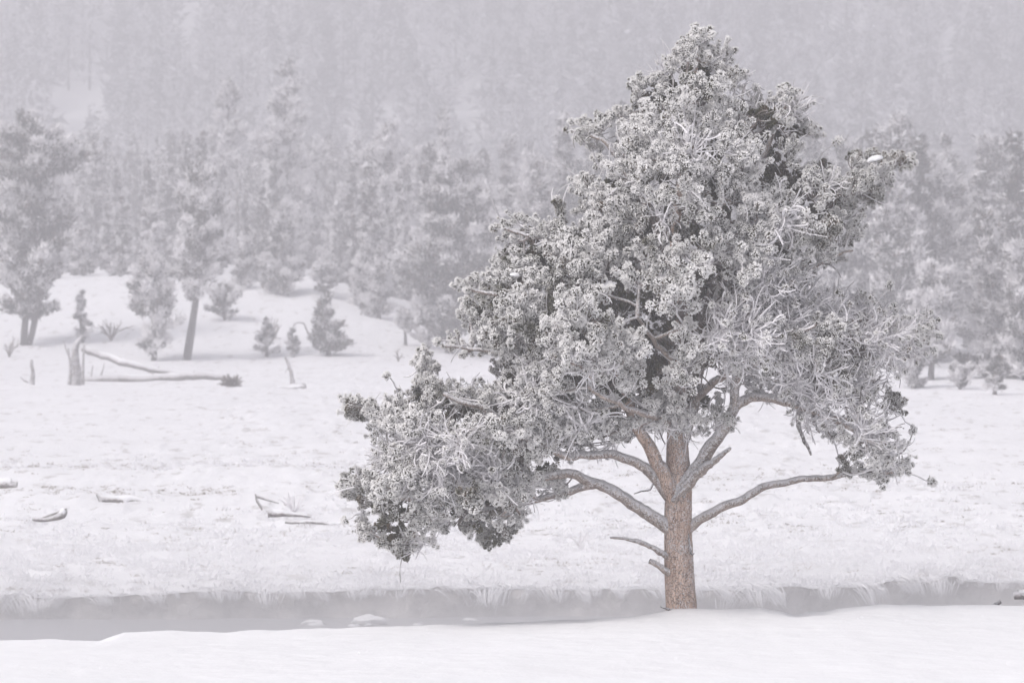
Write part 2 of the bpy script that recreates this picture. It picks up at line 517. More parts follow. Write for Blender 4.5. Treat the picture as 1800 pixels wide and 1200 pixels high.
# ------------------------------------------------------------------ the frosted pine: trunk and limbs (pixels of the photograph, depth offset in metres)
def LP(lst):
    return np.array([P(a, b, TREE_Y + c) for a, b, c in lst])
PXM = TREE_Y / FPX
pine = bpy.data.objects.new('frosted_pine', None); COL.objects.link(pine)
base = P(1198, 1078, TREE_Y); pine.location = base
tag(pine, 'tall rime-covered pine with bare orange trunk standing alone on the near snow bank', 'tree')

def part(name, V, F, mat, parent, origin, smooth=True, fr=None):
    return ob(name, mesh_np(name, V - origin, F, mat, smooth=smooth, fr=fr), parent)

trunk_px = [(1199, 1120, 0, 30), (1198, 1070, 0, 27), (1194, 1010, 0, 26), (1192, 940, 0, 24.5), (1192, 890, 0, 24), (1193, 850, 0, 23),
            (1191, 800, .03, 20), (1190, 750, .08, 17), (1192, 690, .1, 14), (1200, 610, .1, 12), (1196, 540, .05, 11), (1186, 440, 0, 9),
            (1195, 330, -.05, 7), (1210, 220, 0, 5), (1228, 90, 0, 2.5)]
tp, tr = smooth_path(LP([t[:3] for t in trunk_px]), [t[3] * PXM for t in trunk_px], .03)
V, F = tube(tp, tr, 40, True)
# bark plates and furrows as real relief
cen = np.repeat(tp, 40, axis=0); V2 = V[:-2]; rad = V2 - cen
an = np.arctan2(rad[:, 1], rad[:, 0]); zz = V2[:, 2]
rid = np.abs(fbm(an * 3.2 + 10, zz * 2.6, 60, 3)) ** .6 * .9 + fbm(an * 2.2 + 5, zz * 3, 66, 3) * .6 + fbm(an * 6, zz * 14, 70, 2) * .5
seam = sstep(-math.pi, -math.pi + .3, an) * (1 - sstep(math.pi - .3, math.pi, an))
flare = 1 + .12 * np.exp(-(zz - zz.min()) / .25)
V[:-2] = cen + rad * ((1 + .13 * (rid - .25) * seam) * flare)[:, None]
part('trunk', V, F, M['trunk'], pine, base)

LIMBS = [  # (material, radius px start, end, points)
 ('limb_o', 17, 5, [(1192, 890, -.05), (1172, 845, -.12), (1148, 792, -.2), (1126, 755, -.25), (1098, 690, -.4), (1062, 600, -.6), (1020, 500, -.7), (990, 440, -.8)]),
 ('limb', 13, 4, [(1186, 885, 0), (1152, 838, -.1), (1118, 812, -.2), (1070, 801, -.3), (1000, 800, -.5), (930, 770, -.8), (850, 720, -1.1), (780, 690, -1.2)]),
 ('limb', 15, 4, [(1188, 935, 0), (1145, 908, -.1), (1092, 872, -.2), (1042, 846, -.3), (985, 832, -.4), (900, 856, -.5), (800, 880, -.6), (700, 872, -.7), (640, 858, -.7)]),
 ('limb', 9, 3, [(1048, 850, -.3), (995, 860, -.1), (945, 872, 0), (870, 890, .1), (800, 912, .1), (730, 925, 0)]),
 ('limb', 11, 4, [(1203, 935, 0), (1240, 905, -.05), (1290, 884, -.1), (1340, 860, -.1), (1400, 848, -.1), (1460, 838, 0), (1520, 830, .1), (1575, 828, .1)]),
 ('limb', 15, 5, [(1190, 868, -.1), (1238, 800, -.15), (1272, 757, -.2), (1290, 718, -.2), (1325, 697, -.2), (1372, 702, -.3), (1430, 722, -.3), (1500, 755, -.3), (1555, 790, -.3)]),
 ('limb', 10, 4, [(1290, 722, -.2), (1300, 660, -.3), (1360, 610, -.4), (1440, 570, -.4), (1530, 560, -.4), (1605, 578, -.4)]),
 ('limb', 12, 4, [(1200, 780, .05), (1222, 700, .1), (1236, 610, .1), (1262, 505, .1), (1300, 400, .1), (1335, 300, .1), (1380, 190, .1)]),
 ('limb', 8, 3, [(1190, 520, 0), (1120, 472, -.3), (1050, 432, -.6), (960, 420, -.7), (890, 402, -.7)]),
 ('limb', 9, 3, [(1190, 600, 0), (1100, 580, -.5), (1000, 560, -.9), (900, 520, -1.1), (830, 505, -1.1)]),
 ('limb', 9, 3, [(1190, 650, 0), (1100, 650, -.3), (1000, 640, -.4), (900, 620, -.5), (790, 602, -.5)]),
 ('limb', 8, 3, [(1225, 600, .1), (1280, 520, 0), (1360, 488, -.2), (1430, 470, -.3), (1500, 438, -.3)]),
 ('limb', 8, 3, [(1262, 500, .1), (1340, 430, 0), (1430, 380, 0), (1500, 322, 0), (1575, 288, 0)]),
 ('limb', 7, 3, [(1190, 430, 0), (1130, 350, -.2), (1080, 262, -.3), (1040, 235, -.3)]),
 ('limb', 7, 3, [(1196, 350, 0), (1270, 280, -.2), (1340, 225, -.3), (1400, 170, -.3)]),
 ('limb', 10, 3, [(1190, 720, .1), (1100, 705, .3), (1000, 720, .5), (880, 705, .6), (760, 680, .5), (690, 720, .4), (630, 718, .3)]),
 ('limb', 9, 3, [(1195, 700, 0), (1180, 640, -.7), (1150, 600, -1.3), (1120, 560, -1.8)]),
 ('limb', 8, 3, [(1196, 560, 0), (1220, 480, -.7), (1240, 420, -1.4), (1260, 380, -1.9)]),
 ('limb', 8, 3, [(1188, 480, 0), (1150, 400, -.7), (1130, 340, -1.2), (1130, 290, -1.5)]),
 ('limb', 9, 3, [(1222, 700, .1), (1290, 640, -.6), (1370, 600, -1.2), (1440, 570, -1.6)]),
 ('limb', 8, 3, [(1196, 650, 0), (1230, 600, .9), (1260, 540, 1.7)]),
 ('limb', 8, 3, [(1188, 560, 0), (1130, 500, .9), (1090, 440, 1.6)]),
 ('limb', 8, 3, [(1190, 700, .1), (1100, 640, 1.0), (1020, 600, 1.7)]),
 ('limb', 7, 3, [(1200, 400, 0), (1230, 330, .7), (1250, 280, 1.2)]),
 ('limb', 9, 3, [(1190, 760, 0), (1150, 730, -.7), (1090, 710, -1.4), (1030, 680, -1.9)]),
]
DEAD = [
 (6.5, 1.8, [(1186, 985, -.05), (1150, 964, -.12), (1110, 948, -.18), (1073, 944, -.2)], 'bare dead limb curving left from the lower trunk'),
 (8, 4.5, [(1188, 1018, -.05), (1166, 1000, -.12), (1143, 985, -.16)], 'short broken stub on the lower left of the trunk'),
 (12, 2.5, [(1196, 866, -.1), (1230, 828, -.22), (1262, 805, -.3), (1286, 787, -.32)], 'broken jagged limb slanting up right of the trunk'),
 (6, 3, [(1185, 880, -.22), (1192, 868, -.28), (1204, 858, -.3)], None),
 (3, 1.5, [(1205, 920, -.1), (1215, 970, -.12), (1221, 971, -.12)], None),
 (3, 1.2, [(1186, 1072, -.15), (1172, 1070, -.25), (1160, 1066, -.3)], None),
 (2, 1.0, [(1150, 845, -.1), (1142, 860, -.1), (1128, 862, -.1), (1115, 868, -.1)], None),
 (5, 2, [(1405, 718, -.3), (1404, 750, -.32), (1418, 782, -.32), (1426, 800, -.32)], None),
 (4, 2, [(1428, 722, -.3), (1432, 745, -.3), (1442, 760, -.3)], None),
]
nodesP, nodesLen, nodesPar, nodesDir = [], [], [], []
for i, (mt, r0, r1, pts) in enumerate(LIMBS):
    Q = LP(pts)
    n = len(Q); rr = np.linspace(0, 1, n) ** .8
    rad = (r0 * .9 * (1 - rr) + r1 * rr) * PXM
    sp, sr = smooth_path(Q, rad, .05)
    wob = np.stack([fbm(np.arange(len(sp)) * .12, np.full(len(sp), i * 7. + k), 80 + k, 3) for k in range(3)], -1) * .13
    wob *= sstep(0, .6, np.arange(len(sp)) * .05)[:, None]
    sp = sp + wob
    V, F = tube(sp, sr, 14, True, .10, i + 1)
    part('limb', V, F, M['trunk'] if mt == 'limb_o' else M['limb'], pine, base)
    cum = np.concatenate([[0], np.cumsum(np.linalg.norm(np.diff(sp, axis=0), axis=1))])
    l0 = 1.0 + .3 * np.linalg.norm(sp[0] - tp[0])
    st = int(.35 * len(sp)) if pts[0][1] > 700 else int(.15 * len(sp))
    for k in range(st, len(sp), 3):
        nodesP.append(sp[k]); nodesLen.append(l0 + cum[k]); nodesPar.append(-1)
for i, (r0, r1, pts, lab) in enumerate(DEAD):
    Q = LP(pts); sp, sr = smooth_path(Q, np.linspace(r0, r1, len(Q)) * PXM, .03)
    sp = sp + np.stack([fbm(np.arange(len(sp)) * .3, np.full(len(sp), i * 5. + k), 90 + k, 2) for k in range(3)], -1) * .03 * sstep(0, 6, np.arange(len(sp)))[:, None]
    V, F = tube(sp, sr * (1 + .25 * (rng.random(len(sp)) - .5)), 10, True, .2, i + 30)
    o = part('dead_limb', V, F, M['deadwood' if i > 3 else 'limb'], pine, base)
    if lab: o['label'] = lab
for k in range(len(tp)):
    if k % 4 == 0 and tp[k][2] > P(0, 700, TREE_Y)[2]:
        nodesP.append(tp[k]); nodesLen.append(1.0 + .3 * np.linalg.norm(tp[k] - tp[0])); nodesPar.append(-1)

# ------------------------------------------------------------------ crown envelope, traced; its depth follows the distance to the outline
OUT = [(1228,58),(1245,85),(1275,85),(1288,95),(1275,115),(1300,120),(1305,150),(1290,165),(1330,150),(1325,175),(1345,180),(1375,155),(1405,165),(1400,190),(1430,215),(1442,230),(1425,255),(1410,275),(1450,290),(1480,300),(1500,275),(1550,270),(1590,285),(1560,305),(1545,330),(1555,350),(1510,370),(1500,400),(1515,420),(1480,440),(1505,452),(1460,470),(1425,492),(1440,512),(1500,520),(1540,532),(1570,560),(1630,550),(1655,590),(1600,620),(1560,640),(1540,660),(1560,690),(1590,710),(1575,740),(1590,780),(1600,830),(1560,845),(1520,850),(1465,830),(1460,790),(1400,735),(1380,700),(1320,690),(1275,700),(1290,755),(1240,775),(1180,778),(1130,770),(1100,795),(1050,795),(1010,812),(1000,835),(1000,880),(960,870),(930,915),(890,955),(810,930),(750,960),(720,980),(640,945),(640,930),(605,915),(640,900),(595,860),(605,830),(640,810),(660,780),(630,750),(605,730),(620,700),(655,710),(690,690),(730,690),(740,620),(770,640),(790,670),(860,670),(860,640),(830,620),(770,605),(800,592),(830,600),(800,545),(825,520),(805,500),(820,485),(850,480),(870,440),(890,430),(880,410),(868,400),(880,390),(920,375),(975,380),(970,345),(985,345),(990,375),(1010,385),(1020,350),(1005,310),(1020,300),(1040,320),(1050,280),(1020,265),(1012,230),(1050,200),(1065,240),(1080,240),(1075,190),(1105,180),(1105,145),(1130,145),(1160,115),(1190,85),(1215,60)]
OUT = np.array(OUT, float)
def inside(px, py, poly):
    px = np.asarray(px, float); py = np.asarray(py, float); c = np.zeros(px.shape, bool)
    j = len(poly) - 1
    for i in range(len(poly)):
        xi, yi = poly[i]; xj, yj = poly[j]
        c ^= ((yi > py) != (yj > py)) & (px < (xj - xi) * (py - yi) / (yj - yi + 1e-12) + xi)
        j = i
    return c
def edge_dist(px, py, poly):
    p = np.stack([px, py], -1)[..., None, :]
    a = poly; b = np.roll(poly, -1, 0); ab = b - a
    t = np.clip(((p - a) * ab).sum(-1) / (ab * ab).sum(-1), 0, 1)
    return np.linalg.norm(p - (a + t[..., None] * ab), axis=-1).min(-1)

HOLES = [((1262, 685), 30, 28), ((1215, 745), 0, 0)]
TWG = [np.array([(1215, 500), (1330, 470), (1480, 500), (1620, 560), (1600, 640), (1500, 700), (1570, 780), (1420, 760), (1330, 700), (1230, 640)], float),
       np.array([(640, 760), (760, 740), (900, 760), (930, 880), (830, 880), (700, 840)], float)]
def sample_clumps(n, mode, mind):
    out = []
    tries = 0
    while len(out) < n and tries < n * 60:
        tries += 1
        x = rng.uniform(590, 1660); y = rng.uniform(60, 980)
        if not inside(x, y, OUT): continue
        e = float(edge_dist(np.array(x), np.array(y), OUT))
        if e < (22 if mode == 'f' else 34): continue
        if ((x - 1262) / 34) ** 2 + ((y - 672) / 34) ** 2 < 1: continue
        h = 2.5 * min(1, (e / 210)) ** .62
        lumpy = float(fbm(x / 62.0, y / 52.0, 140, 2)) * 2 + float(fbm(x / 28.0, y / 24.0, 150, 1))
        if mode == 'f' and e > 35 and lumpy < -.22: continue
        if y > 780: h = min(h, 1.2)
        dy = {'f': -h * rng.uniform(.80, .95) - 1.05 * lumpy * min(1, e / 60), 'b': h * rng.uniform(.7, 1.0), 'i': rng.uniform(-.65, .65) * h}[mode]
        if x > 1370 and 440 < y < 560 and rng.random() < .55: continue
        if x > 1290 and y > 540 and rng.random() < (.85 if mode != 'f' else .3): continue
        # bare trunk showing through in the middle of the crown
        if mode == 'f' and 1120 < x < 1260 and 520 < y < 700 and rng.random() < .75: continue
        if mode == 'f' and 1100 < x < 1270 and 690 < y < 780: dy = -rng.uniform(.2, .8)
        p = P(x, y, TREE_Y + dy)
        if out and np.min(np.linalg.norm(np.array([q[0] for q in out[-400:]]) - p, axis=1)) < mind: continue
        out.append((p, x, y, dy))
    return out
EXTRA = [(1498, 340), (1520, 352), (1490, 362), (1512, 306), (1545, 302), (1560, 292), (1535, 322), (1576, 288), (1500, 292), (1478, 385), (1492, 408), (1528, 336), (1550, 318), (1590, 284),
         (715, 962), (740, 955), (690, 950), (860, 945), (890, 935), (720, 940), (650, 935), (835, 930), (660, 720), (635, 712), (745, 640), (752, 662), (770, 690),
         (1228, 74), (1208, 92), (1272, 96), (1192, 112), (1240, 110), (1385, 168), (1400, 190), (1030, 232), (1045, 250), (1060, 225)]
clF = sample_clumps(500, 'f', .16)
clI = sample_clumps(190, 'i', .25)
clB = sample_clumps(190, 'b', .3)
# outline clumps, so that the edge is made of separate shoots as in the photograph
per = np.linalg.norm(np.roll(OUT, -1, 0) - OUT, axis=1); cum = np.concatenate([[0], np.cumsum(per)])
clE = []
s = 0
while s < cum[-1]:
    i = np.searchsorted(cum, s, 'right') - 1; t = (s - cum[i]) / per[i]
    q = OUT[i] * (1 - t) + OUT[(i + 1) % len(OUT)] * t
    tan = (np.roll(OUT, -1, 0)[i] - OUT[i]); nor = np.array([-tan[1], tan[0]]) / np.linalg.norm(tan)
    q2 = q + nor * rng.uniform(12, 24)
    if inside(q2[0], q2[1], OUT): clE.append((P(q2[0], q2[1], TREE_Y + rng.uniform(-.3, .3)), q2[0], q2[1], 0.0))
    s += rng.uniform(20, 34)
for (x_, y_) in EXTRA:
    for dz_ in (-.22, .1):
        clE.append((P(x_, y_, TREE_Y + dz_), x_, y_, 0.0))
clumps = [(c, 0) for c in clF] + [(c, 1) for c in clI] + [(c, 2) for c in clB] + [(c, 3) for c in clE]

# grow the branch network: every clump joins the node that keeps its way to the trunk short
NP = np.array(nodesP); NL = np.array(nodesLen); 
CP = np.array([c[0][0] for c in clumps])
d0 = np.array([np.min(np.linalg.norm(NP - p, axis=1)) for p in CP])
order = np.argsort(d0)
parent = list(nodesPar); pathP = list(NP); pathL = list(NL); rootn = len(NP)
kids_tip = {}
conn = []   # (start node, list of new node ids)
enddir = {}
cap_n = rootn + len(CP) * 8
AP = np.zeros((cap_n, 3)); AP[:rootn] = NP; AL = np.zeros(cap_n); AL[:rootn] = NL; nN = rootn
par = -np.ones(cap_n, int)
for ci in order:
    p = CP[ci]
    d = np.linalg.norm(AP[:nN] - p, axis=1)
    j = int(np.argmin(d + .22 * AL[:nN]))
    q = AP[j]; L = d[j]
    if L < 1e-3: continue
    u = (p - q) / L
    ax = np.array([1198, 0, 0]); out = nrm(p - np.array([base[0], TREE_Y, p[2] - .8]))
    perp = nrm(np.cross(u, rng.normal(size=3)))
    c1 = q + u * L * .35 + perp * L * rng.uniform(-.22, .22) + np.array([0, 0, rng.uniform(-.14, .10)]) * L
    c2 = q + u * L * .75 + perp * L * rng.uniform(-.15, .15) + np.array([0, 0, -.12]) * L
    n = int(np.clip(L / .12, 2, 7))
    ts = np.linspace(0, 1, n + 1)[1:]
    prev = j; ids = []
    for t in ts:
        w = (1 - t) ** 3 * q + 3 * (1 - t) ** 2 * t * c1 + 3 * (1 - t) * t * t * c2 + t ** 3 * p
        AP[nN] = w; AL[nN] = AL[prev] + np.linalg.norm(w - AP[prev]); par[nN] = prev
        prev = nN; ids.append(nN); nN += 1
    conn.append((j, ids)); enddir[ci] = nrm(.35 * nrm(p - c2) + .75 * out + np.array([0, 0, .45]))
cnt = np.zeros(nN)
for j, ids in conn: cnt[ids[-1]] += 1
for k in range(nN - 1, rootn - 1, -1):
    if par[k] >= 0: cnt[par[k]] += cnt[k]
conn.sort(key=lambda c: -cnt[c[1][0]])
fine = Bag(); nb = 0
for j, ids in conn:
    pts = np.array([AP[j]] + [AP[k] for k in ids])
    r = .0075 * np.maximum([cnt[k] for k in ids[:1] + ids], 1) ** .5
    r = np.minimum(r, .035)
    if cnt[ids[0]] >= 5 and nb < 160:
        pts, r = smooth_path(pts, r, .06)
        V, F = tube(pts, r, 7, False, .12, nb)
        part('branch', V, F, M['limb'], pine, base); nb += 1
    else:
        V, F = tube(pts, r, 4, False)
        fine.add(V - base, F, rng.uniform(.25, .9))
# loose hooked and arching twigs, rimed white
for k in range(1700):
    j = rng.integers(rootn, nN)
    x, y = col_of(AP[j][0], AP[j][1]), row_of(AP[j][2], AP[j][1])
    tw = inside(x, y, TWG[0]) or inside(x, y, TWG[1])
    if not tw and rng.random() < .45: continue
    if not inside(x, y, OUT): continue
    d = nrm(rng.normal(size=3) + np.array([0, 0, .2]) + .6 * nrm(AP[j] - np.array([base[0], TREE_Y, AP[j][2]])))
    q = shoot_path(d, rng.uniform(.15, .5), rng, rng.uniform(.1, .9), rng.choice([-1.0, .2, 1.1]), 8) + AP[j]
    V, F = tube(q, np.linspace(.0115, .0055, len(q)) * rng.uniform(.6, 1.4), 3, False)
    fine.add(V - base, F, rng.uniform(.35, 1.2))
o = ob('twigs', fine.mesh('twigs', [M['twig']], True), pine); tag(o, kind='stuff')

# place the clumps: the 300 nearest to the viewer's side as parts, the rest as one mass
def rot_to(d, spin, sc):
    d = nrm(d); u = nrm(np.cross(d, [0.3, .9, .1])); w = np.cross(d, u)
    a, b_ = math.cos(spin), math.sin(spin)
    U = a * u + b_ * w; W = np.cross(d, U)
    return np.stack([U, W, d], 1) * sc
import mathutils
bagM = Bag(); placed = 0
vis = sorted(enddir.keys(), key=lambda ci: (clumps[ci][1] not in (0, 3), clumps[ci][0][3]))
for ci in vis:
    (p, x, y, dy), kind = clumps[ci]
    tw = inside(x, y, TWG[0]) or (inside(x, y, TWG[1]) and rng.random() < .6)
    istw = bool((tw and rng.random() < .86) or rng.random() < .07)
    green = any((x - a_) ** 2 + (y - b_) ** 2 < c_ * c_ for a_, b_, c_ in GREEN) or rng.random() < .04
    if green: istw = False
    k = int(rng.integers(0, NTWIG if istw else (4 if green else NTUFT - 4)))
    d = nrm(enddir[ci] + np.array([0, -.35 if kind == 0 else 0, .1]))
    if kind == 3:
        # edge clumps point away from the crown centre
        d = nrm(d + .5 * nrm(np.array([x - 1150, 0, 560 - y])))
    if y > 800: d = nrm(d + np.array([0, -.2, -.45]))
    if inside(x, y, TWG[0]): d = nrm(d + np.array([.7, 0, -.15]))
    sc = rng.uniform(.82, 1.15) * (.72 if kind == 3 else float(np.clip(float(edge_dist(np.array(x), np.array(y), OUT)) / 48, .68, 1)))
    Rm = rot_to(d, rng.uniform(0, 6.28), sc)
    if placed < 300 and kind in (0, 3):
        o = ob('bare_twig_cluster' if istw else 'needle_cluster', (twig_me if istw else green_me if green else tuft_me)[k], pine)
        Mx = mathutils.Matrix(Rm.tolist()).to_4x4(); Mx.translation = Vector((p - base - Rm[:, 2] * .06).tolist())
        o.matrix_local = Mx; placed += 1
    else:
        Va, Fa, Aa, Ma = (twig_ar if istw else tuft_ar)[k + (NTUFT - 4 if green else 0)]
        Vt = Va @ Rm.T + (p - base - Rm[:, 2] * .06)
        bagM.V.append(Vt); bagM.F.append(Fa + bagM.n); bagM.A.append(Aa * (1.0 if kind in (0, 3) else .34)); bagM.M.append(Ma); bagM.n += len(Vt)  # inner and back clumps less rimed: crown's interior shade put into their colour
# lone sprigs beyond the outline at the ends of long twigs
SPR = [((1420, 330), (1475, 245)), ((1500, 545), (1566, 500)), ((1555, 590), (1572, 540)), ((1590, 600), (1650, 590)), ((1600, 590), (1640, 615)), ((1570, 800), (1640, 846)), ((1560, 720), (1605, 755)),
       ((1040, 330), (1045, 275)), ((930, 420), (868, 402)), ((985, 400), (978, 350)), ((920, 420), (915, 382)), ((830, 610), (768, 603)), ((1260, 130), (1280, 92)), ((1290, 190), (1307, 130)), ((1300, 205), (1328, 155)),
       ((700, 700), (680, 660)), ((640, 905), (607, 915)), ((1300, 760), (1288, 752))]
for (a0, b0), (a1, b1) in SPR:
    A_, B_ = P(a0, b0, TREE_Y), P(a1, b1, TREE_Y - rng.uniform(0, .2)); L = np.linalg.norm(B_ - A_)
    n = 7; t = np.linspace(0, 1, n)[:, None]
    off = nrm(np.cross(B_ - A_, [0, 1, 0])) * L * .12 * np.sin(t * math.pi) * rng.choice([-1, 1])
    q = A_ + (B_ - A_) * t + off + rng.normal(0, .008, (n, 3))
    V, F = tube(q, np.linspace(.014, .008, n), 4, False); bagM.add(V - base, F, .75, 1)
    e = q[-3:] - base; brush(bagM, np.array([e[-1] - (e[-1] - e[0]) * .4, e[-1]]), rng, 1.3, 1.1)
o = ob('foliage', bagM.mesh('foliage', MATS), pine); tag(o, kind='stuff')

# ------------------------------------------------------------------ snow and stone lumps
def lump(name, c, sx, sy, sz, mat, seed, flat=.35, amp=.22):
    import bmesh
    bm = bmesh.new(); bmesh.ops.create_icosphere(bm, subdivisions=4, radius=1)
    V = np.array([v.co[:] for v in bm.verts]); F = np.array([[v.index for v in f.verts] for f in bm.faces]); bm.free()
    nn = 1 + amp * 2 * (fbm(V[:, 0] * 1.3 + seed, V[:, 1] * 1.3 + V[:, 2] * 1.7, seed, 4))
    V = V * nn[:, None]
    V[:, 2] = np.where(V[:, 2] < 0, V[:, 2] * flat, V[:, 2])
    V = V * np.array([sx, sy, sz])
    return V, F
for (px, py, dy, sx, sz, lab) in [(1505, 318, -.42, .125, .07, 'smooth white snow pad on the right branch end of the lone pine, lower of two'),
                             (1538, 281, -.38, .11, .055, 'small snow pad on the uppermost right branch tip of the lone pine'),
                             (905, 484, -1.5, .07, .035, 'small snow pad in the left side of the lone pine crown')]:
    V, F = lump('', None, sx, sx * .8, sz, None, int(px), .4, .16)
    o = ob('snow_pad', mesh_np('snow_pad', V, F, M['snow'], smooth=True), None, tuple(P(px, py, TREE_Y + dy)))
    o.rotation_euler = (0, R(-14 if px > 1520 else 6), 0)
    tag(o, lab, 'snow pad', 'snow pads lying on the lone pine')

def rock(px, py, w, h, lab, snow=True, group='snow-capped rocks in the river', Y=None):
    Y = Y or (CZ / ((py - HZ) / FPX))
    c = P(px, py, Y); c[2] = -.05
    root = bpy.data.objects.new('river_rock', None); COL.objects.link(root); root.location = tuple(c)
    tag(root, lab, 'rock', group)
    V, F = lump('', None, w, w * .7, h * .75, None, int(px * 3), .6, .5)
    ob('stone', mesh_np('stone', V, F, M['rock'], smooth=True), root)
    V, F = lump('', None, w * .9, w * .65, h * .85, None, int(px * 3) + 5, .25, .6)
    V[:, 2] += h * .52
    ob('snow_cap', mesh_np('snow_cap', V, F, M['snow'], smooth=True), root)
rock(550, 1098, .24, .11, 'low snow-capped rock in the river, middle of three lumps left of the trunk')
rock(646, 1098, .34, .15, 'broad snow-capped rock in the river, the largest one')
rock(620, 1100, .13, .07, 'small snowy rock touching the left end of the broad river rock')
rock(735, 1099, .12, .06, 'small flat snowy rock in the river right of the broad rock')
rock(826, 1090, .14, .07, 'small snowy rock in the river halfway towards the pine trunk')
rock(75, 1068, .62, .50, 'big snow-laden boulder at the foot of the far bank at the left edge')
rock(18, 1078, .50, .22, 'low snowy boulder in the water at the left edge of the picture')

# ------------------------------------------------------------------ frosted grass
def blades(bag, O, D, L, w, rg, fr0=.2, fr1=1.0, droop=0.0):
    """bent blades, two quads each"""
    n = len(O); U = nrm(np.cross(D, rg.normal(size=(n, 3))))
    w = np.broadcast_to(w, (n,))[:, None]
    mid = O + D * (L * .55)[:, None]
    D2 = nrm(D + np.array([0, 0, -1]) * droop + rg.normal(0, .15, (n, 3)))
    end = mid + D2 * (L * .5)[:, None]
    V = np.stack([O - U * w * .6, O + U * w * .6, mid + U * w, mid - U * w, end + U * w * .4, end - U * w * .4], 1)
    b = np.arange(n)[:, None] * 6
    F = np.concatenate([b + np.array([[0, 1, 2, 3]]), b + np.array([[3, 2, 4, 5]])])
    A = np.tile([fr0, fr0, (fr0 + fr1) * .6, (fr0 + fr1) * .6, fr1, fr1], n)
    bag.add(V.reshape(-1, 3), F, A)

def overhang(seed):
    rg = np.random.default_rng(seed); bag = Bag()
    lean0 = rg.uniform(.1, 1.0) if rg.random() < .75 else rg.uniform(-.7, 0)
    for c in range(1):
        n = 120; L = rg.uniform(.22, .48)
        d = nrm(np.stack([rg.normal(lean0 * 1.3, .20, n), -np.abs(rg.normal(.7, .25, n)), rg.uniform(-.1, .5, n)], -1))
        o = np.array([rg.uniform(-.3, .3), .12, 0]) + np.stack([rg.normal(0, rg.uniform(.08, .22), n), rg.normal(0, .12, n), rg.uniform(-.03, .05, n)], -1)
        tg = o.mean(0) + np.array([lean0 * .55, -.30, -.22])
        U = nrm(np.cross(d, rg.normal(size=(n, 3)))); w = rg.uniform(.007, .013, n)[:, None]
        rows = []
        seg = 5
        for j in range(seg + 1):
            ww = w * (1 - .75 * j / seg); rows += [o - U * ww, o + U * ww]
            d = nrm(d + np.array([0, 0, -.34]) + .25 * nrm(tg - o)); o = o + d * L / seg * rg.uniform(.7, 1.2, n)[:, None]
        V = np.stack(rows, 1); nn = 2 * (seg + 1); b_ = np.arange(n)[:, None] * nn
        F = np.concatenate([b_ + np.array([[2 * j, 2 * j + 1, 2 * j + 3, 2 * j + 2]]) for j in range(seg)])
        bag.add(V.reshape(-1, 3), F, np.tile(np.linspace(.7, 1.1, nn), n))
    n = 60                                   # short upright rime on the lip
    O = np.stack([rg.normal(0, .15, n), rg.uniform(0, .3, n), 0 * np.ones(n)], -1)
    blades(bag, O, nrm(np.stack([rg.normal(.2, .6, n), rg.normal(-.4, .4, n), np.full(n, .7)], -1)), rg.uniform(.05, .12, n), .010, rg, .6, 1.1, .8)
    return bag.mesh('grass_clump', [M['grass']])
oh = [overhang(500 + i) for i in range(9)]
x = -9.6; k = 0
while x < 9.8:
    yb = float(bank_y(x))
    o = ob('grass_clump', oh[int(rng.integers(0, 9))], None, (x, yb + .03, float(g_meadow(x, yb)) + .01))
    s = rng.uniform(.55, 1.05) * (.6 + .8 * float(vn(x * .45, 3.0, 88)))
    o.scale = (s, s, s * rng.uniform(.8, 1.1)); o.rotation_euler = (0, 0, rng.uniform(-.4, .4))
    where = 'at the left of the picture' if x < -5.5 else 'below the left half of the pine crown' if x < .5 else 'beside the trunk of the lone pine' if x < 4 else 'at the right of the picture'
    tag(o, 'white frosted grass drooping over the far bank ' + where, 'grass clump', 'frosted grass clumps drooping over the far bank')
    x += rng.uniform(.12, .5)

def tuft_field(name, n, fn, lab, h, w, nbl, fr0, fr1, up=.9):
    bag = Bag(); c = 0
    X = []; 
    while len(X) < n and c < n * 40:
        c += 1
        py = rng.uniform(640, 1035); px = rng.uniform(-60, 1860)
        if rng.random() > fn(px, py): continue
        Y = (CZ - .55) / ((py - HZ) / FPX)
        xx = (px - 900) / FPX * Y
        if Y < float(bank_y(xx)) + .15: continue
        X.append((xx, Y))
    X = np.array(X); Z = g_meadow(X[:, 0], X[:, 1])
    O = np.repeat(np.stack([X[:, 0], X[:, 1], Z - .01], -1), nbl, axis=0); m_ = len(O)
    sz = np.repeat(rng.uniform(.5, 1.3, len(X)), nbl)
    O = O + np.stack([rng.normal(0, .06, m_), rng.normal(0, .06, m_), 0 * O[:, 0]], -1) * sz[:, None]
    D = nrm(np.stack([rng.normal(.15, .55, m_), rng.normal(0, .5, m_), np.full(m_, up)], -1))
    blades(bag, O, D, rng.uniform(.5, 1.1, m_) * h * sz, rng.uniform(.6, 1.2, m_) * w, rng, fr0, fr1, .5)
    o = ob(name, bag.mesh(name, [M['grass']])); tag(o, lab, 'grass', kind='stuff')

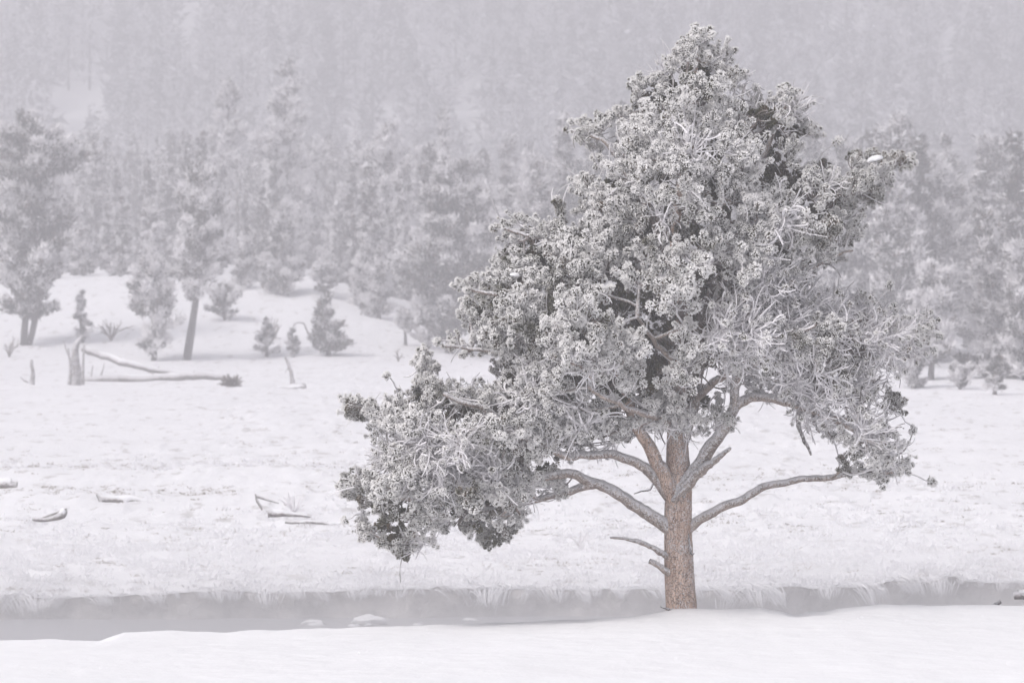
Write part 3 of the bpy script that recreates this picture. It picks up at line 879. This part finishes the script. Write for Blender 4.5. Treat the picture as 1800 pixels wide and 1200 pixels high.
def dens_white(px, py):
    a = max(0, (py - 850) / 185) ** 1.4
    b_ = .9 * math.exp(-((py - 812 - .02 * px) / 14) ** 2) * (1 if px < 700 else .35)
    return min(1, (a + b_ + .005) * (0.25 + 1.2 * float(sstep(.35, .7, vn(px * .012, py * .05, 77)))))
def dens_dark(px, py):
    b_ = 1.0 * math.exp(-((py - 812 - .02 * px) / 12) ** 2) * (1 if px < 700 else .3)
    c_ = .7 * math.exp(-((py - 868) / 8) ** 2) * (px < 420)
    d_ = .5 * math.exp(-((py - 995) / 7) ** 2) * (850 < px < 1450)
    e_ = .30 * float(sstep(.62, .85, vn(px * .02, py * .09, 79)))
    return min(1, b_ + c_ + d_ + e_ + .02)
tuft_field('frosted_grass', 6500, dens_white, 'short white frosted grass poking through the meadow snow', .13, .009, 10, .45, 1.1)
tuft_field('dead_grass', 2600, dens_dark, 'grey dead grass stems poking through the meadow snow', .10, .007, 8, -.35, .35, .35)

# ------------------------------------------------------------------ deadwood on the meadow
def log_obj(name, lab, cat, segs, mat=None, snow=None, group=None, stubs=()):
    """segs: [(px,py,Y,radius px)...] -> wood (+ snow on top, + stubs)"""
    Q = np.array([P(a, b_, Y) for a, b_, Y, r in segs]); rr = np.array([r * 1.15 * Y / FPX for a, b_, Y, r in segs])
    root = bpy.data.objects.new(name, None); COL.objects.link(root); root.location = tuple(Q[0]); tag(root, lab, cat, group)
    sp, sr = smooth_path(Q, rr, max(.04, rr.max()))
    wob = np.stack([fbm(np.arange(len(sp)) * .25, np.full(len(sp), Q[0][0] + k), 120 + k, 3) for k in range(3)], -1) * rr.max() * 1.4
    sp = sp + wob
    V, F = tube(sp, sr, 10, True, .2, int(abs(Q[0][0]) * 10) + 3)
    ob('wood', mesh_np('wood', V - Q[0], F, mat or M['deadwood'], smooth=True), root)
    if snow:
        V, F = tube(sp[1:-1] + np.array([0, 0, 1]) * (sr[1:-1] * .75)[:, None], sr[1:-1] * snow * np.clip(.85 + 2.2 * fbm(np.arange(len(sp) - 2) * .35, np.full(len(sp) - 2, Q[0][0]), 130, 2), .12, 1.4), 10, True, .25, 5)
        V[:, 2] = V[:, 2]
        ob('snow_cover', mesh_np('snow_cover', V - Q[0], F, M['snow'], smooth=True), root)
    for st in stubs:
        Qs = np.array([P(a, b_, Y) for a, b_, Y in st[1:]]); s2, r2 = smooth_path(Qs, np.linspace(st[0], st[0] * .4, len(Qs)) * Qs[0][1] / FPX, .08)
        V, F = tube(s2, r2, 6, True, .1, 2)
        ob('branch', mesh_np('branch', V - Q[0], F, mat or M['deadwood'], smooth=True), root)
    return root
def gy(py, z=.6): return (CZ - z) / ((py - HZ) / FPX)
Yl = gy(668)
log_obj('fallen_log', 'long bowed fallen trunk leaning down from the broken stump at left', 'log',
        [(146, 612, Yl, 5.5), (185, 628, Yl - .5, 5), (230, 642, Yl - 1, 4.5), (285, 654, Yl - 1, 3.5), (335, 659, Yl - 1, 2)], snow=.75)
st = [(2, (a, 664, Yl - 1), (a + d, 664 - h, Yl - 1)) for a, d, h in [(160, 3, 22), (176, 8, 26), (262, 18, 20), (330, 12, 12)]]
st += [(1.5, (a, 668, Yl - 1.4), (a + 4, 679, Yl - 1.9)) for a in (155, 172, 240, 272, 305, 340)]
log_obj('fallen_log', 'long fallen trunk with upright branch stubs lying flat beside the broken stump', 'log',
        [(148, 667, Yl - 3, 7), (200, 667, Yl - 3, 6.5), (270, 667, Yl - 3, 6), (330, 663, Yl - 3, 6), (380, 664, Yl - 3, 4.5), (420, 670, Yl - 3, 3), (440, 678, Yl - 2, 3)], snow=.4, stubs=st)
log_obj('broken_stump', 'tall splintered frosted stump at the left with fallen trunks leaning from it', 'stump',
        [(134, 676, gy(676), 9), (134, 650, gy(676), 7), (131, 625, gy(676), 6), (133, 606, gy(676), 5), (140, 592, gy(676), 2)],
        stubs=[(3.5, (122, 676, gy(677)), (124, 645, gy(677)), (120, 612, gy(677))), (3.5, (145, 676, gy(677)), (146, 640, gy(677)), (148, 606, gy(677))), (2.5, (130, 640, gy(677)), (118, 618, gy(677)), (112, 600, gy(677)))])
log_obj('snag_post', 'short upright dead post standing in snow at far left', 'stump', [(57, 677, gy(676), 4), (57, 655, gy(676), 3.2), (55, 632, gy(676), 2.2)],
        stubs=[(2, (50, 672, gy(676)), (42, 668, gy(676)), (36, 662, gy(676)))])
log_obj('dead_sapling', 'thin bent dead stick standing beside the small saplings', 'dead tree', [(515, 674, gy(673), 3.8), (512, 655, gy(673), 3), (505, 638, gy(673), 2.6), (501, 628, gy(673), 1.8)],
        stubs=[(1.2, (508, 645, gy(673)), (504, 650, gy(673)), (502, 656, gy(673)))])
log_obj('dead_sapling', 'arching bare twig beside the largest young sapling', 'dead tree', [(548, 600, gy(640), 1.6), (540, 580, gy(640), 1.5), (532, 567, gy(640), 1.3), (520, 568, gy(640), 1.1), (512, 577, gy(640), .9)])
log_obj('fallen_log', 'snow-topped fallen log lying flat in the left meadow nearest the river', 'log', [(178, 879, gy(880), 5), (200, 877, gy(880), 4), (240, 880, gy(880), 4), (285, 884, gy(880), 2.5)], snow=1.1,
        stubs=[(5, (178, 880, gy(880)), (174, 874, gy(880)), (170, 868, gy(880)))])
log_obj('broken_branch', 'forked snowy branch lying in the meadow beneath the left grass band', 'branch', [(58, 911, gy(912), 3), (85, 912, gy(912), 4), (110, 906, gy(912), 6), (112, 898, gy(912), 3)], snow=1.2,
        stubs=[(3.5, (75, 910, gy(912)), (95, 902, gy(912)), (118, 893, gy(912)))])
log_obj('driftwood', 'snowy driftwood log with raised splinter left of the pine crown', 'log', [(470, 902, gy(903), 6), (490, 903, gy(903), 5), (515, 905, gy(903), 3), (545, 907, gy(903), 1.5)], snow=1.0,
        stubs=[(3.5, (462, 895, gy(900)), (452, 880, gy(900)), (449, 868, gy(900))), (3, (452, 872, gy(900)), (470, 878, gy(900)), (490, 884, gy(900)))])
log_obj('driftwood', 'thin stick lying on the snow just left of the pine crown', 'stick', [(502, 917, gy(917), 2), (540, 918, gy(917), 2.5), (600, 922, gy(917), 1.5)], snow=.9)
log_obj('driftwood', 'short crooked branch on the meadow below the dead stick', 'stick', [(485, 684, gy(683), 2), (510, 682, gy(683), 2.5), (535, 680, gy(683), 2.5), (532, 674, gy(683), 1.5)], snow=1.0)
log_obj('driftwood', 'lumpy snowy log end at the left edge above the river meadow', 'log', [(-10, 855, gy(857), 5), (10, 851, gy(857), 7), (28, 852, gy(857), 7)], snow=1.0)
log_obj('driftwood', 'broken log end jutting in from the right edge above the near snow', 'log', [(1784, 1045, 61.0, 6.5), (1800, 1045, 61.0, 6.5), (1840, 1052, 61.2, 7), (1900, 1075, 61.4, 7), (1940, 1100, 61.5, 7)], snow=.8,
        mat=M['deadwood'])
log_obj('driftwood', 'little hooked stick poking above the near snow at right', 'stick', [(1744, 1069, 62, 3.5), (1750, 1062, 62, 3.5), (1758, 1056, 62, 3)])
def twig_bush(name, lab, px, py, hpx, n, spread, fr, seed):
    rg = np.random.default_rng(seed); Y = ground_at(px, py)[1]; g = ground_at(px, py); k = Y / FPX
    bag = Bag()
    for i in range(n):
        d = np.array([rg.normal(0, spread), rg.normal(0, spread), 1.0])
        q = shoot_path(d, hpx * k * rg.uniform(.5, 1.1), rg, .5, .3, 7)
        V, F = tube(q, np.linspace(1.4, .6, len(q)) * k, 4, False); bag.add(V, F, fr)
        for j in range(2):
            m_ = rg.integers(2, 6); q2 = shoot_path(nrm(q[m_] - q[m_ - 1]) + rg.normal(0, .5, 3), hpx * k * .35, rg, .5, .3, 4) + q[m_]
            V, F = tube(q2, .6 * k, 3, False); bag.add(V, F, fr)
    o = ob(name, bag.mesh(name, [M['twig']]), None, tuple(g)); tag(o, lab, 'bush')
twig_bush('bare_shrub', 'bare leafless shrub on the snow slope right of the double-trunked pine', 195, 600, 50, 9, .25, .1, 1)
twig_bush('bare_shrub', 'bare upright stems rising behind the small bush', 478, 600, 45, 9, .3, .1, 2)
twig_bush('bare_shrub', 'white frosted fan of twigs by the driftwood left of the pine crown', 515, 902, 45, 14, .8, .9, 3)
twig_bush('bare_shrub', 'small frosted weed standing in the meadow between pine crown and trunk', 1020, 968, 34, 8, .4, .5, 4)
twig_bush('bare_shrub', 'tiny bare twig in snow at far left before the big pine', 16, 628, 40, 5, .3, .1, 5)
twig_bush('bare_shrub', 'low twiggy brush at the far end of the fallen trunks', 405, 680, 26, 60, 1.6, .1, 6)
twig_bush('bare_shrub', 'short dark twig tuft on the snow in front of the round pine', 700, 636, 24, 4, .2, .0, 7)

# ------------------------------------------------------------------ background trees
def spray(bag, C, D, S, rg, k=6, w=.16, droop=0.0, fr=(0, 1), fb=0.0):
    """C centres, D growth directions, S sizes: k thin triangles fanning out of each"""
    n = len(C)
    C = np.repeat(C, k, 0); D = np.repeat(D, k, 0); S = np.repeat(S, k)
    d = nrm(D + rg.normal(0, .55, (n * k, 3)) + np.array([0, 0, -droop]))
    O = C + rg.normal(0, .25, (n * k, 3)) * S[:, None]
    U = nrm(np.cross(d, rg.normal(size=(n * k, 3))))
    ww = (S * w * rg.uniform(.6, 1.3, n * k))[:, None]
    V = np.stack([O - U * ww, O + U * ww, O + d * S[:, None]], 1).reshape(-1, 3)
    F = np.arange(n * k * 3).reshape(-1, 3)
    f0 = np.repeat(rg.uniform(.5 * fr[0] + .25 * sum(fr) , .5 * fr[1] + .25 * sum(fr), n) + fb, k)
    A = np.stack([f0 - .25, f0 - .25, f0 + .25], 1).ravel()
    bag.add(V, F, A)

def bg_conifer(seed, kind, H, W, nspray, fr=(.1, .95), low=.04, size=.30, snowblobs=0, lean=0.0, twin=False):
    """returns (trunk mesh, crown mesh, snow mesh or None); base at origin"""
    rg = np.random.default_rng(seed); tb = Bag(); cb = Bag(); sb = Bag()
    small = H < 2.6
    if small: size *= .62; nspray = int(nspray * 1.7)
    def axis(t): return np.stack([lean * H * t ** 1.3 + .02 * H * np.sin(t * 5 + seed), .02 * H * np.cos(t * 4 + seed), H * t], -1)
    tt = np.linspace(0, 1, 14)
    r0 = .016 * H + .05 if not twin else .145
    V, F = tube(axis(tt), r0 * (1 - tt) ** .8 + .012, 9, True, .12, seed); V[:, 2] -= .15
    tb.add(V, F, .3)
    if twin:
        V, F = tube(axis(tt) * np.array([1, 1, .9]) + np.stack([.16 + .75 * tt ** .6, 0 * tt, 0 * tt], -1), r0 * .9 * (1 - tt) ** .8 + .012, 9, True, .12, seed + 1); V[:, 2] -= .15
        tb.add(V, F, .3)
    if kind == 'cone':
        nb = int(70 * H / 8) + 20
        h = low + (1 - low) * rg.random(nb) ** 1.15
        prof = lambda t: W * .5 * (1 - t) ** .85 + .03
    else:
        nb = int(36 * H / 8) + 34
        h = low + (.99 - low) * rg.random(nb) ** (.9)
        lob = rg.random(7)
        prof = lambda t: W * .5 * np.clip(np.sin(np.clip((t - low * .5) / (1.04 - low * .5), 0, 1) ** .75 * math.pi), .05, 1) ** .6 * (.62 + .55 * np.interp(t, np.linspace(0, 1, 7), lob))
    az = rg.random(nb) * 6.283
    Lb = prof(h) * rg.uniform(.65, 1.15, nb)
    wsum = Lb + .2; per = np.maximum((nspray * wsum / wsum.sum()).astype(int), 2)
    C = []; D = []; S = []; FB = []
    for i in range(nb):
        o0 = axis(np.array([h[i]]))[0]
        slope = rg.uniform(-.1, .5) + (.3 if H < 3 else 0) if kind == 'cone' else rg.uniform(-.1, .75)
        d = nrm(np.array([math.cos(az[i]), math.sin(az[i]), slope]))
        n = 5; q = [o0]; dd = d.copy()
        for s in range(n):
            dd = nrm(dd + np.array([0, 0, .10 if kind != 'cone' else -.02]) + rg.normal(0, .1, 3)); q.append(q[-1] + dd * Lb[i] / n)
        q = np.array(q)
        V, F = tube(q, np.linspace(.016 + .008 * Lb[i], .008, n + 1), 3, False); tb.add(V, F, .4)
        t = .2 + .8 * rg.random(per[i]) ** .75; idx = t * n; k = np.minimum(idx.astype(int), n - 1); f = (idx - k)[:, None]
        c = q[k] * (1 - f) + q[k + 1] * f
        sg = (.02 + .009 * H + .12 * Lb[i]) * (1.2 - .7 * t) * (.62 if kind == 'cone' else .68) * (.6 if small else 1)
        c = c + rg.normal(0, 1, (per[i], 3)) * sg[:, None] * np.array([1, 1, .5])
        if kind != 'cone': c[:, 2] += .12 * Lb[i] * t
        FB.append(rg.uniform(-.30, .30) + 1.1 * (c[:, 2] - q[k][:, 2]) / (sg * 2 + .05) * .35)
        C.append(c); D.append(nrm(dd * .6 + np.array([0, 0, .35]) + rg.normal(0, .3, (per[i], 3)))); S.append(size * rg.uniform(.6, 1.25, per[i]))
        if snowblobs and rg.random() < snowblobs:
            p_ = q[-2]; s_ = rg.uniform(.08, .24)
            an_ = np.arange(7) * 6.283 / 7
            for zz_, rr_ in ((0, 1),):
                ring = np.stack([np.cos(an_) * s_ * rg.uniform(.7, 1.4, 7), np.sin(an_) * s_ * rg.uniform(.6, 1.1, 7), np.zeros(7)], -1)
                ring2 = ring * .6 + np.array([0, 0, s_ * .32]); top_ = np.array([[0, 0, s_ * .42]]); bot = np.array([[0, 0, -s_ * .2]])
                Vv = np.concatenate([ring, ring2, top_, bot]) + p_ + np.array([0, 0, .08])
                j = np.arange(7); j2 = (j + 1) % 7
                Ff = np.concatenate([np.stack([j, j2, j2 + 7], -1), np.stack([j, j2 + 7, j + 7], -1), np.stack([j + 7, j2 + 7, 14 + 0 * j], -1), np.stack([j2, j, 15 + 0 * j], -1)])
                sb.add(Vv, Ff, 1)
    spray(cb, np.concatenate(C), np.concatenate(D), np.concatenate(S), rg, 6, .13, 0.0, fr, np.concatenate(FB))
    return (tb.mesh('trunk', [M['far_bark']], True), cb.mesh('crown', [M['far_needle']]), sb.mesh('snow_load', [M['snow']], True) if sb.n else None)

def bg_tree(name, meshes, loc, rz=0, s=1.0, lab=None, cat='tree', group=None):
    root = bpy.data.objects.new(name, None); COL.objects.link(root)
    root.location = tuple(float(v) for v in loc); root.rotation_euler = (0, 0, rz); root.scale = (s, s, s)
    tag(root, lab, cat, group)
    for nm, me in zip(('trunk', 'crown', 'snow_load'), meshes):
        if me:
            q = ob(nm, me, root)
            if nm == 'snow_load': tag(q, kind='stuff')
    return root

def special(name, lab, px, py, toppy, wpx, kind, nsp, seed, fr=(.2, 1.0), low=.05, size=.26, leanpx=0, twin=False, Y=None, blobs=0):
    g = ground_at(px, py) if Y is None else None
    if Y is not None:
        x = (px - 900) / FPX * Y; g = np.array((x, Y, float(g_meadow(x, Y))))
    k = g[1] / FPX / 1.5; rb = row_of(g[2], g[1])
    H = (rb - toppy) * k; W = wpx * k
    bg_tree(name, bg_conifer(seed, kind, H, W, nsp, fr, low, size, blobs, leanpx * k / H, twin), g, 0, 1.5, lab)

special('pine_tree', 'big double-trunked frosted pine at the left edge of the meadow', 50, 607, 210, 205, 'pine', 6000, 11, (-.05, .75), .10, .30, 8, True, blobs=.12)
special('pine_tree', 'frosted pine with a bare lower trunk leaning right beside the bushy conifer', 330, 634, 305, 130, 'pine', 3000, 12, (.05, .85), .33, .26, 32, blobs=.1)
special('pine_tree', 'bushy low conifer just left of the leaning pine', 268, 634, 460, 120, 'pine', 2400, 13, (.15, .95), .04, .25)
special('conifer_sapling', 'slender young conifer behind the broken stump', 143, 602, 512, 44, 'cone', 500, 14, (.2, .9), .05, .22)
special('shrub', 'low spreading dark shrub on the snow slope right of the leaning pine', 395, 562, 505, 90, 'pine', 800, 15, (0, .8), .02, .25)
special('conifer_tree', 'pale conical conifer standing before the forest at the top of the snow slope', 497, 517, 360, 98, 'cone', 2400, 16, (.3, 1.1), .03, .27)
special('conifer_tree', 'narrow pale conifer between the leaning pine and the conical one', 432, 506, 405, 50, 'cone', 1000, 17, (.3, 1.1), .03, .25)
special('conifer_sapling', 'small frosted bush tree, left one of the three saplings on the snow slope', 468, 628, 560, 56, 'cone', 500, 18, (.2, .9), .03, .22)
special('conifer_sapling', 'smallest and middle one of three saplings on the snow slope', 515, 628, 578, 32, 'cone', 300, 19, (.2, .9), .03, .2)
special('conifer_sapling', 'greenish young conifer, tallest of the three saplings on the snow slope', 575, 626, 512, 76, 'cone', 1100, 20, (.1, .8), .03, .24)
special('shrub', 'dark shrub with snow at the top of the snow slope above the saplings', 572, 522, 470, 70, 'pine', 700, 21, (0, .8), .02, .25, blobs=.3)
special('conifer_tree', 'slim pale conifer at the left of the round pine, furthest left of the cluster', 640, 540, 418, 52, 'cone', 1200, 22, (.35, 1.1), .03, .26)
special('conifer_tree', 'slim pale conifer between its cluster neighbour and the round pine', 668, 560, 425, 56, 'cone', 1300, 23, (.35, 1.1), .03, .26)
special('pine_tree', 'large round-crowned frosted pine behind the left side of the lone pine', 795, 622, 288, 225, 'pine', 7500, 24, (-.1, .65), .02, .28, 10)
special('shrub', 'pale rounded bush at the foot of the round-crowned pine', 752, 612, 520, 90, 'pine', 1300, 25, (.4, 1.1), .02, .24)
special('conifer_sapling', 'scrawny dark-stemmed sapling left of the pale rounded bush', 712, 606, 548, 55, 'pine', 330, 26, (.1, .9), .3, .22)
special('shrub', 'rounded low pine bush at right just beyond the lone pine crown', 1605, 682, 598, 110, 'pine', 1700, 27, (.1, .9), .02, .22)
special('shrub', 'small spreading bush in the snow right of the rounded pine bush', 1688, 684, 652, 60, 'pine', 420, 28, (.2, .95), .02, .2)
special('conifer_sapling', 'little pale sapling standing in snow near the right edge', 1750, 694, 612, 46, 'cone', 480, 29, (.3, 1.0), .1, .2)
special('conifer_tree', 'frosted conifer at the forest edge above the rounded pine bush', 1640, 668, 470, 120, 'pine', 3000, 30, (.15, .95), .03, .27)
special('conifer_tree', 'tall pale conifer at the forest edge near the right border', 1735, 662, 375, 110, 'cone', 3200, 31, (.3, 1.05), .03, .27)
special('conifer_tree', 'broad frosted conifer cut by the right border at the forest edge', 1800, 668, 440, 130, 'pine', 3000, 32, (.1, .9), .03, .27)
special('pine_tree', 'tall slender frosted pine rising highest above the left forest', 505, 500, 112, 105, 'pine', 2800, 33, (.25, 1.0), .1, .33, 5, Y=400)
special('pine_tree', 'thin leaning pine rising above the forest left of the slender one', 392, 500, 150, 75, 'pine', 2000, 34, (.25, 1.0), .1, .33, 8, Y=415)
special('pine_tree', 'slender pointed pine rising behind the round-crowned pine', 775, 500, 198, 75, 'cone', 2200, 35, (.35, 1.05), .05, .32, Y=400)

VAR = [bg_conifer(200 + i, k, H, W, n, f, .03, .34, sb_) for i, (k, H, W, n, f, sb_) in enumerate([
    ('cone', 9, 2.2, 1700, (.25, 1.0), 0), ('cone', 8, 1.9, 1500, (.0, .8), 0), ('cone', 10, 2.6, 2000, (.1, .9), .25), ('pine', 8.5, 3.4, 2000, (.2, 1.0), 0),
    ('pine', 9.5, 3.0, 2000, (.0, .8), 0), ('cone', 7, 2.4, 1400, (.3, 1.1), .1), ('pine', 7.5, 3.0, 1700, (.1, .9), .35), ('cone', 9, 2.2, 1500, (.0, .7), .45),
    ('cone', 8.5, 2.4, 1700, (.15, .95), .5)])]
EX = np.array([-200, 0, 150, 300, 420, 550, 600, 650, 700, 760, 900, 1200, 1500, 1560, 1700, 1800, 2000])
EYr = np.array([500, 492, 492, 494, 496, 502, 512, 535, 570, 610, 635, 640, 645, 652, 640, 645, 645])
placed_xy = []; cnt_ = 0; tries = 0
while cnt_ < 285 and tries < 40000:
    tries += 1
    Y = 279 + 190 * rng.random() ** 1.15
    px = rng.uniform(-120, 1920); x = (px - 900) / FPX * Y
    g = float(g_meadow(x, Y)); r_ = row_of(g, Y)
    if r_ > np.interp(px, EX, EYr): continue
    if 660 < px < 915 and Y < 325: continue
    if placed_xy and np.min(np.hypot(*(np.array(placed_xy) - (x, Y)).T)) < 2.8: continue
    if px < 1000: v = int(rng.choice([0, 0, 0, 1, 1, 2, 2, 3, 4, 5, 5, 8]))
    else: v = int(rng.choice([0, 1, 2, 4, 6, 7, 7, 8, 8]))
    H = [9, 8, 10, 8.5, 9.5, 7, 7.5, 9, 8.5][v]
    # crowns thin out towards the skyline of the near forest
    tgt = rng.uniform(195, 330) if px > 900 else rng.uniform(230, 430)
    want = CZ + (HZ - tgt) / FPX * Y - g
    s = float(np.clip(want / H, .65, 1.7)) * rng.uniform(.93, 1.07)
    reg = int(np.searchsorted([200, 470, 720, 1000, 1500], px))
    look = ['slim pointed', 'dusky pointed', 'broad pointed', 'loose-crowned', 'dusky loose-crowned', 'small pale', 'snow-flecked bushy', 'narrow snow-flecked', 'broad snow-flecked'][v]
    lab = look + ' frosted conifer in the hazy forest ' + ['behind the double-trunked pine', 'behind the leaning pine', 'behind the three saplings', 'behind the round-crowned pine', 'behind the crown of the lone pine', 'at the right of the lone pine'][reg]
    reg = [0, 0, 1, 1, 2, 2][reg]
    bg_tree('forest_conifer', VAR[v], (x, Y, g - .1), rng.uniform(0, 6.28), s, lab, 'tree',
            ['left forest trees', 'middle forest trees', 'right forest trees'][reg])
    placed_xy.append((x, Y)); cnt_ += 1

def mass_forest(name, lab, n, y0, y1, xw, hmin, hmax, nspr, size, fr, patches, mat, spacing, cap_row=None):
    bag = Bag(); rg = np.random.default_rng(len(name) * 31); pts = np.zeros((0, 2)); k = 0; tries = 0
    Vs = []; As = []
    cell = {}
    while k < n and tries < n * 12:
        tries += 1
        Y = y0 + (y1 - y0) * rg.random(); x = rg.uniform(-1, 1) * xw(Y)
        key = (int(x // spacing), int(Y // spacing))
        if key in cell: continue
        g = float(g_meadow(x, Y)); H = rg.uniform(hmin, hmax); px = col_of(x, Y)
        if cap_row is not None: H = min(H, max(2.5, CZ + (HZ - rg.uniform(cap_row, cap_row + 80)) / FPX * Y - g))
        r0 = row_of(g, Y); r1 = row_of(g + H, Y); hw = H * .08 * FPX / Y
        if any(px + hw > a and px - hw < c and r1 < d and r0 > b_ for a, b_, c, d in patches): continue
        cell[key] = 1; k += 1
        t = rg.random(nspr) ** 1.1; W = H * rg.uniform(.11, .17)
        rad = W * (1 - t) ** .8 * (.35 + .65 * rg.random(nspr)) ; a = rg.random(nspr) * 6.283
        C = np.stack([x + rad * np.cos(a), Y + rad * np.sin(a), g + H * (.04 + .96 * t)], -1)
        D = np.stack([np.cos(a) * .5, np.sin(a) * .5, rg.uniform(-.7, .6, nspr)], -1)
        ff = rg.uniform(*fr)
        spray(bag, C, nrm(D), size * H / 10 * rg.uniform(.6, 1.3, nspr) * (1.15 - .6 * t), rg, 3, .20, 0, (ff - .2, ff + .35))
        V, F = tube(np.array([[x, Y, g - .2], [x, Y, g + H]]), [.018 * H, .01], 3, False); bag.add(V, F, .1)
    o = ob(name, bag.mesh(name, [mat])); tag(o, lab, 'forest', kind='stuff')
mass_forest('forest_behind', 'dense frosted conifer wood filling in behind the nearer forest trees', 1900, 465, 620, lambda Y: .20 * Y + 10, 10, 15, 70, .80, (.1, .8), [], M['far_needle'], 3.8, 215)
mass_forest('hillside_forest', 'far conifer forest on the hazy hillside', 6200, 660, 1200, lambda Y: .20 * Y + 30, 12, 20, 44, 1.2, (.0, .8),
            [(92, 170, 112, 192), (108, 168, 146, 178), (174, 172, 188, 186), (606, 195, 624, 206), (672, 184, 704, 210), (802, 170, 820, 188), (828, 172, 840, 200), (1650, 6, 1668, 62), (1502, 10, 1514, 58), (1456, 12, 1472, 24), (316, 12, 346, 46)], M['hill_needle'], 4.6)

# ------------------------------------------------------------------ falling snow
n = 9500
Yf = 18 + 282 * rng.random(n) ** .75
c = np.stack([(rng.uniform(-150, 1950, n) - 900) / FPX * Yf * 1.3, Yf, CZ - (rng.uniform(-150, 1400, n) - HZ) / FPX * Yf], -1)
c = c[c[:, 2] > np.where(c[:, 1] < 64, 2.2, 1.0)]; n = len(c)
s_ = rng.uniform(.0035, .0085, n) * (.6 + Yf[:n] * 0 + c[:, 1] / 110)
oct_ = np.array([[1, 0, 0], [-1, 0, 0], [0, 1, 0], [0, -1, 0], [0, 0, 1], [0, 0, -1.]])
of = np.array([[0, 2, 4], [2, 1, 4], [1, 3, 4], [3, 0, 4], [2, 0, 5], [1, 2, 5], [3, 1, 5], [0, 3, 5]])
V = (c[:, None, :] + oct_[None] * s_[:, None, None]).reshape(-1, 3)
F = (np.arange(n)[:, None, None] * 6 + of[None]).reshape(-1, 3)
tag(ob('falling_snow', mesh_np('falling_snow', V, F, M['snow'])), 'scattered fine snowflakes drifting in the air', 'snowflakes', kind='stuff')

# ------------------------------------------------------------------ air
def vol_box(name, lo, hi, color, dens, lab):
    lo, hi = np.array(lo, float), np.array(hi, float)
    V = np.array([[(lo, hi)[i][0], (lo, hi)[j][1], (lo, hi)[k][2]] for i in (0, 1) for j in (0, 1) for k in (0, 1)])
    F = [[0, 1, 3, 2], [4, 6, 7, 5], [0, 4, 5, 1], [2, 3, 7, 6], [0, 2, 6, 4], [1, 5, 7, 3]]
    m = bpy.data.materials.new(name); m.use_nodes = True; nt = m.node_tree; nt.nodes.clear()
    out = nt.nodes.new('ShaderNodeOutputMaterial'); v = nt.nodes.new('ShaderNodeVolumePrincipled')
    v.inputs['Color'].default_value = (*color, 1); v.inputs['Density'].default_value = dens; v.inputs['Anisotropy'].default_value = .2
    nt.links.new(v.outputs[0], out.inputs['Volume'])
    o = ob(name, mesh_np(name, V, F, m)); tag(o, lab, 'haze', kind='stuff')
    return o
vol_box('haze', (-960, -280, -2.2), (960, 1620, 185), (.858, .852, .885), .0021, 'pale snowy haze filling the air')
vol_box('steam', (-200, 66.5, -.4), (200, 96, 1.1), (.98, .975, .985), .066, 'thin steam drifting over the river')
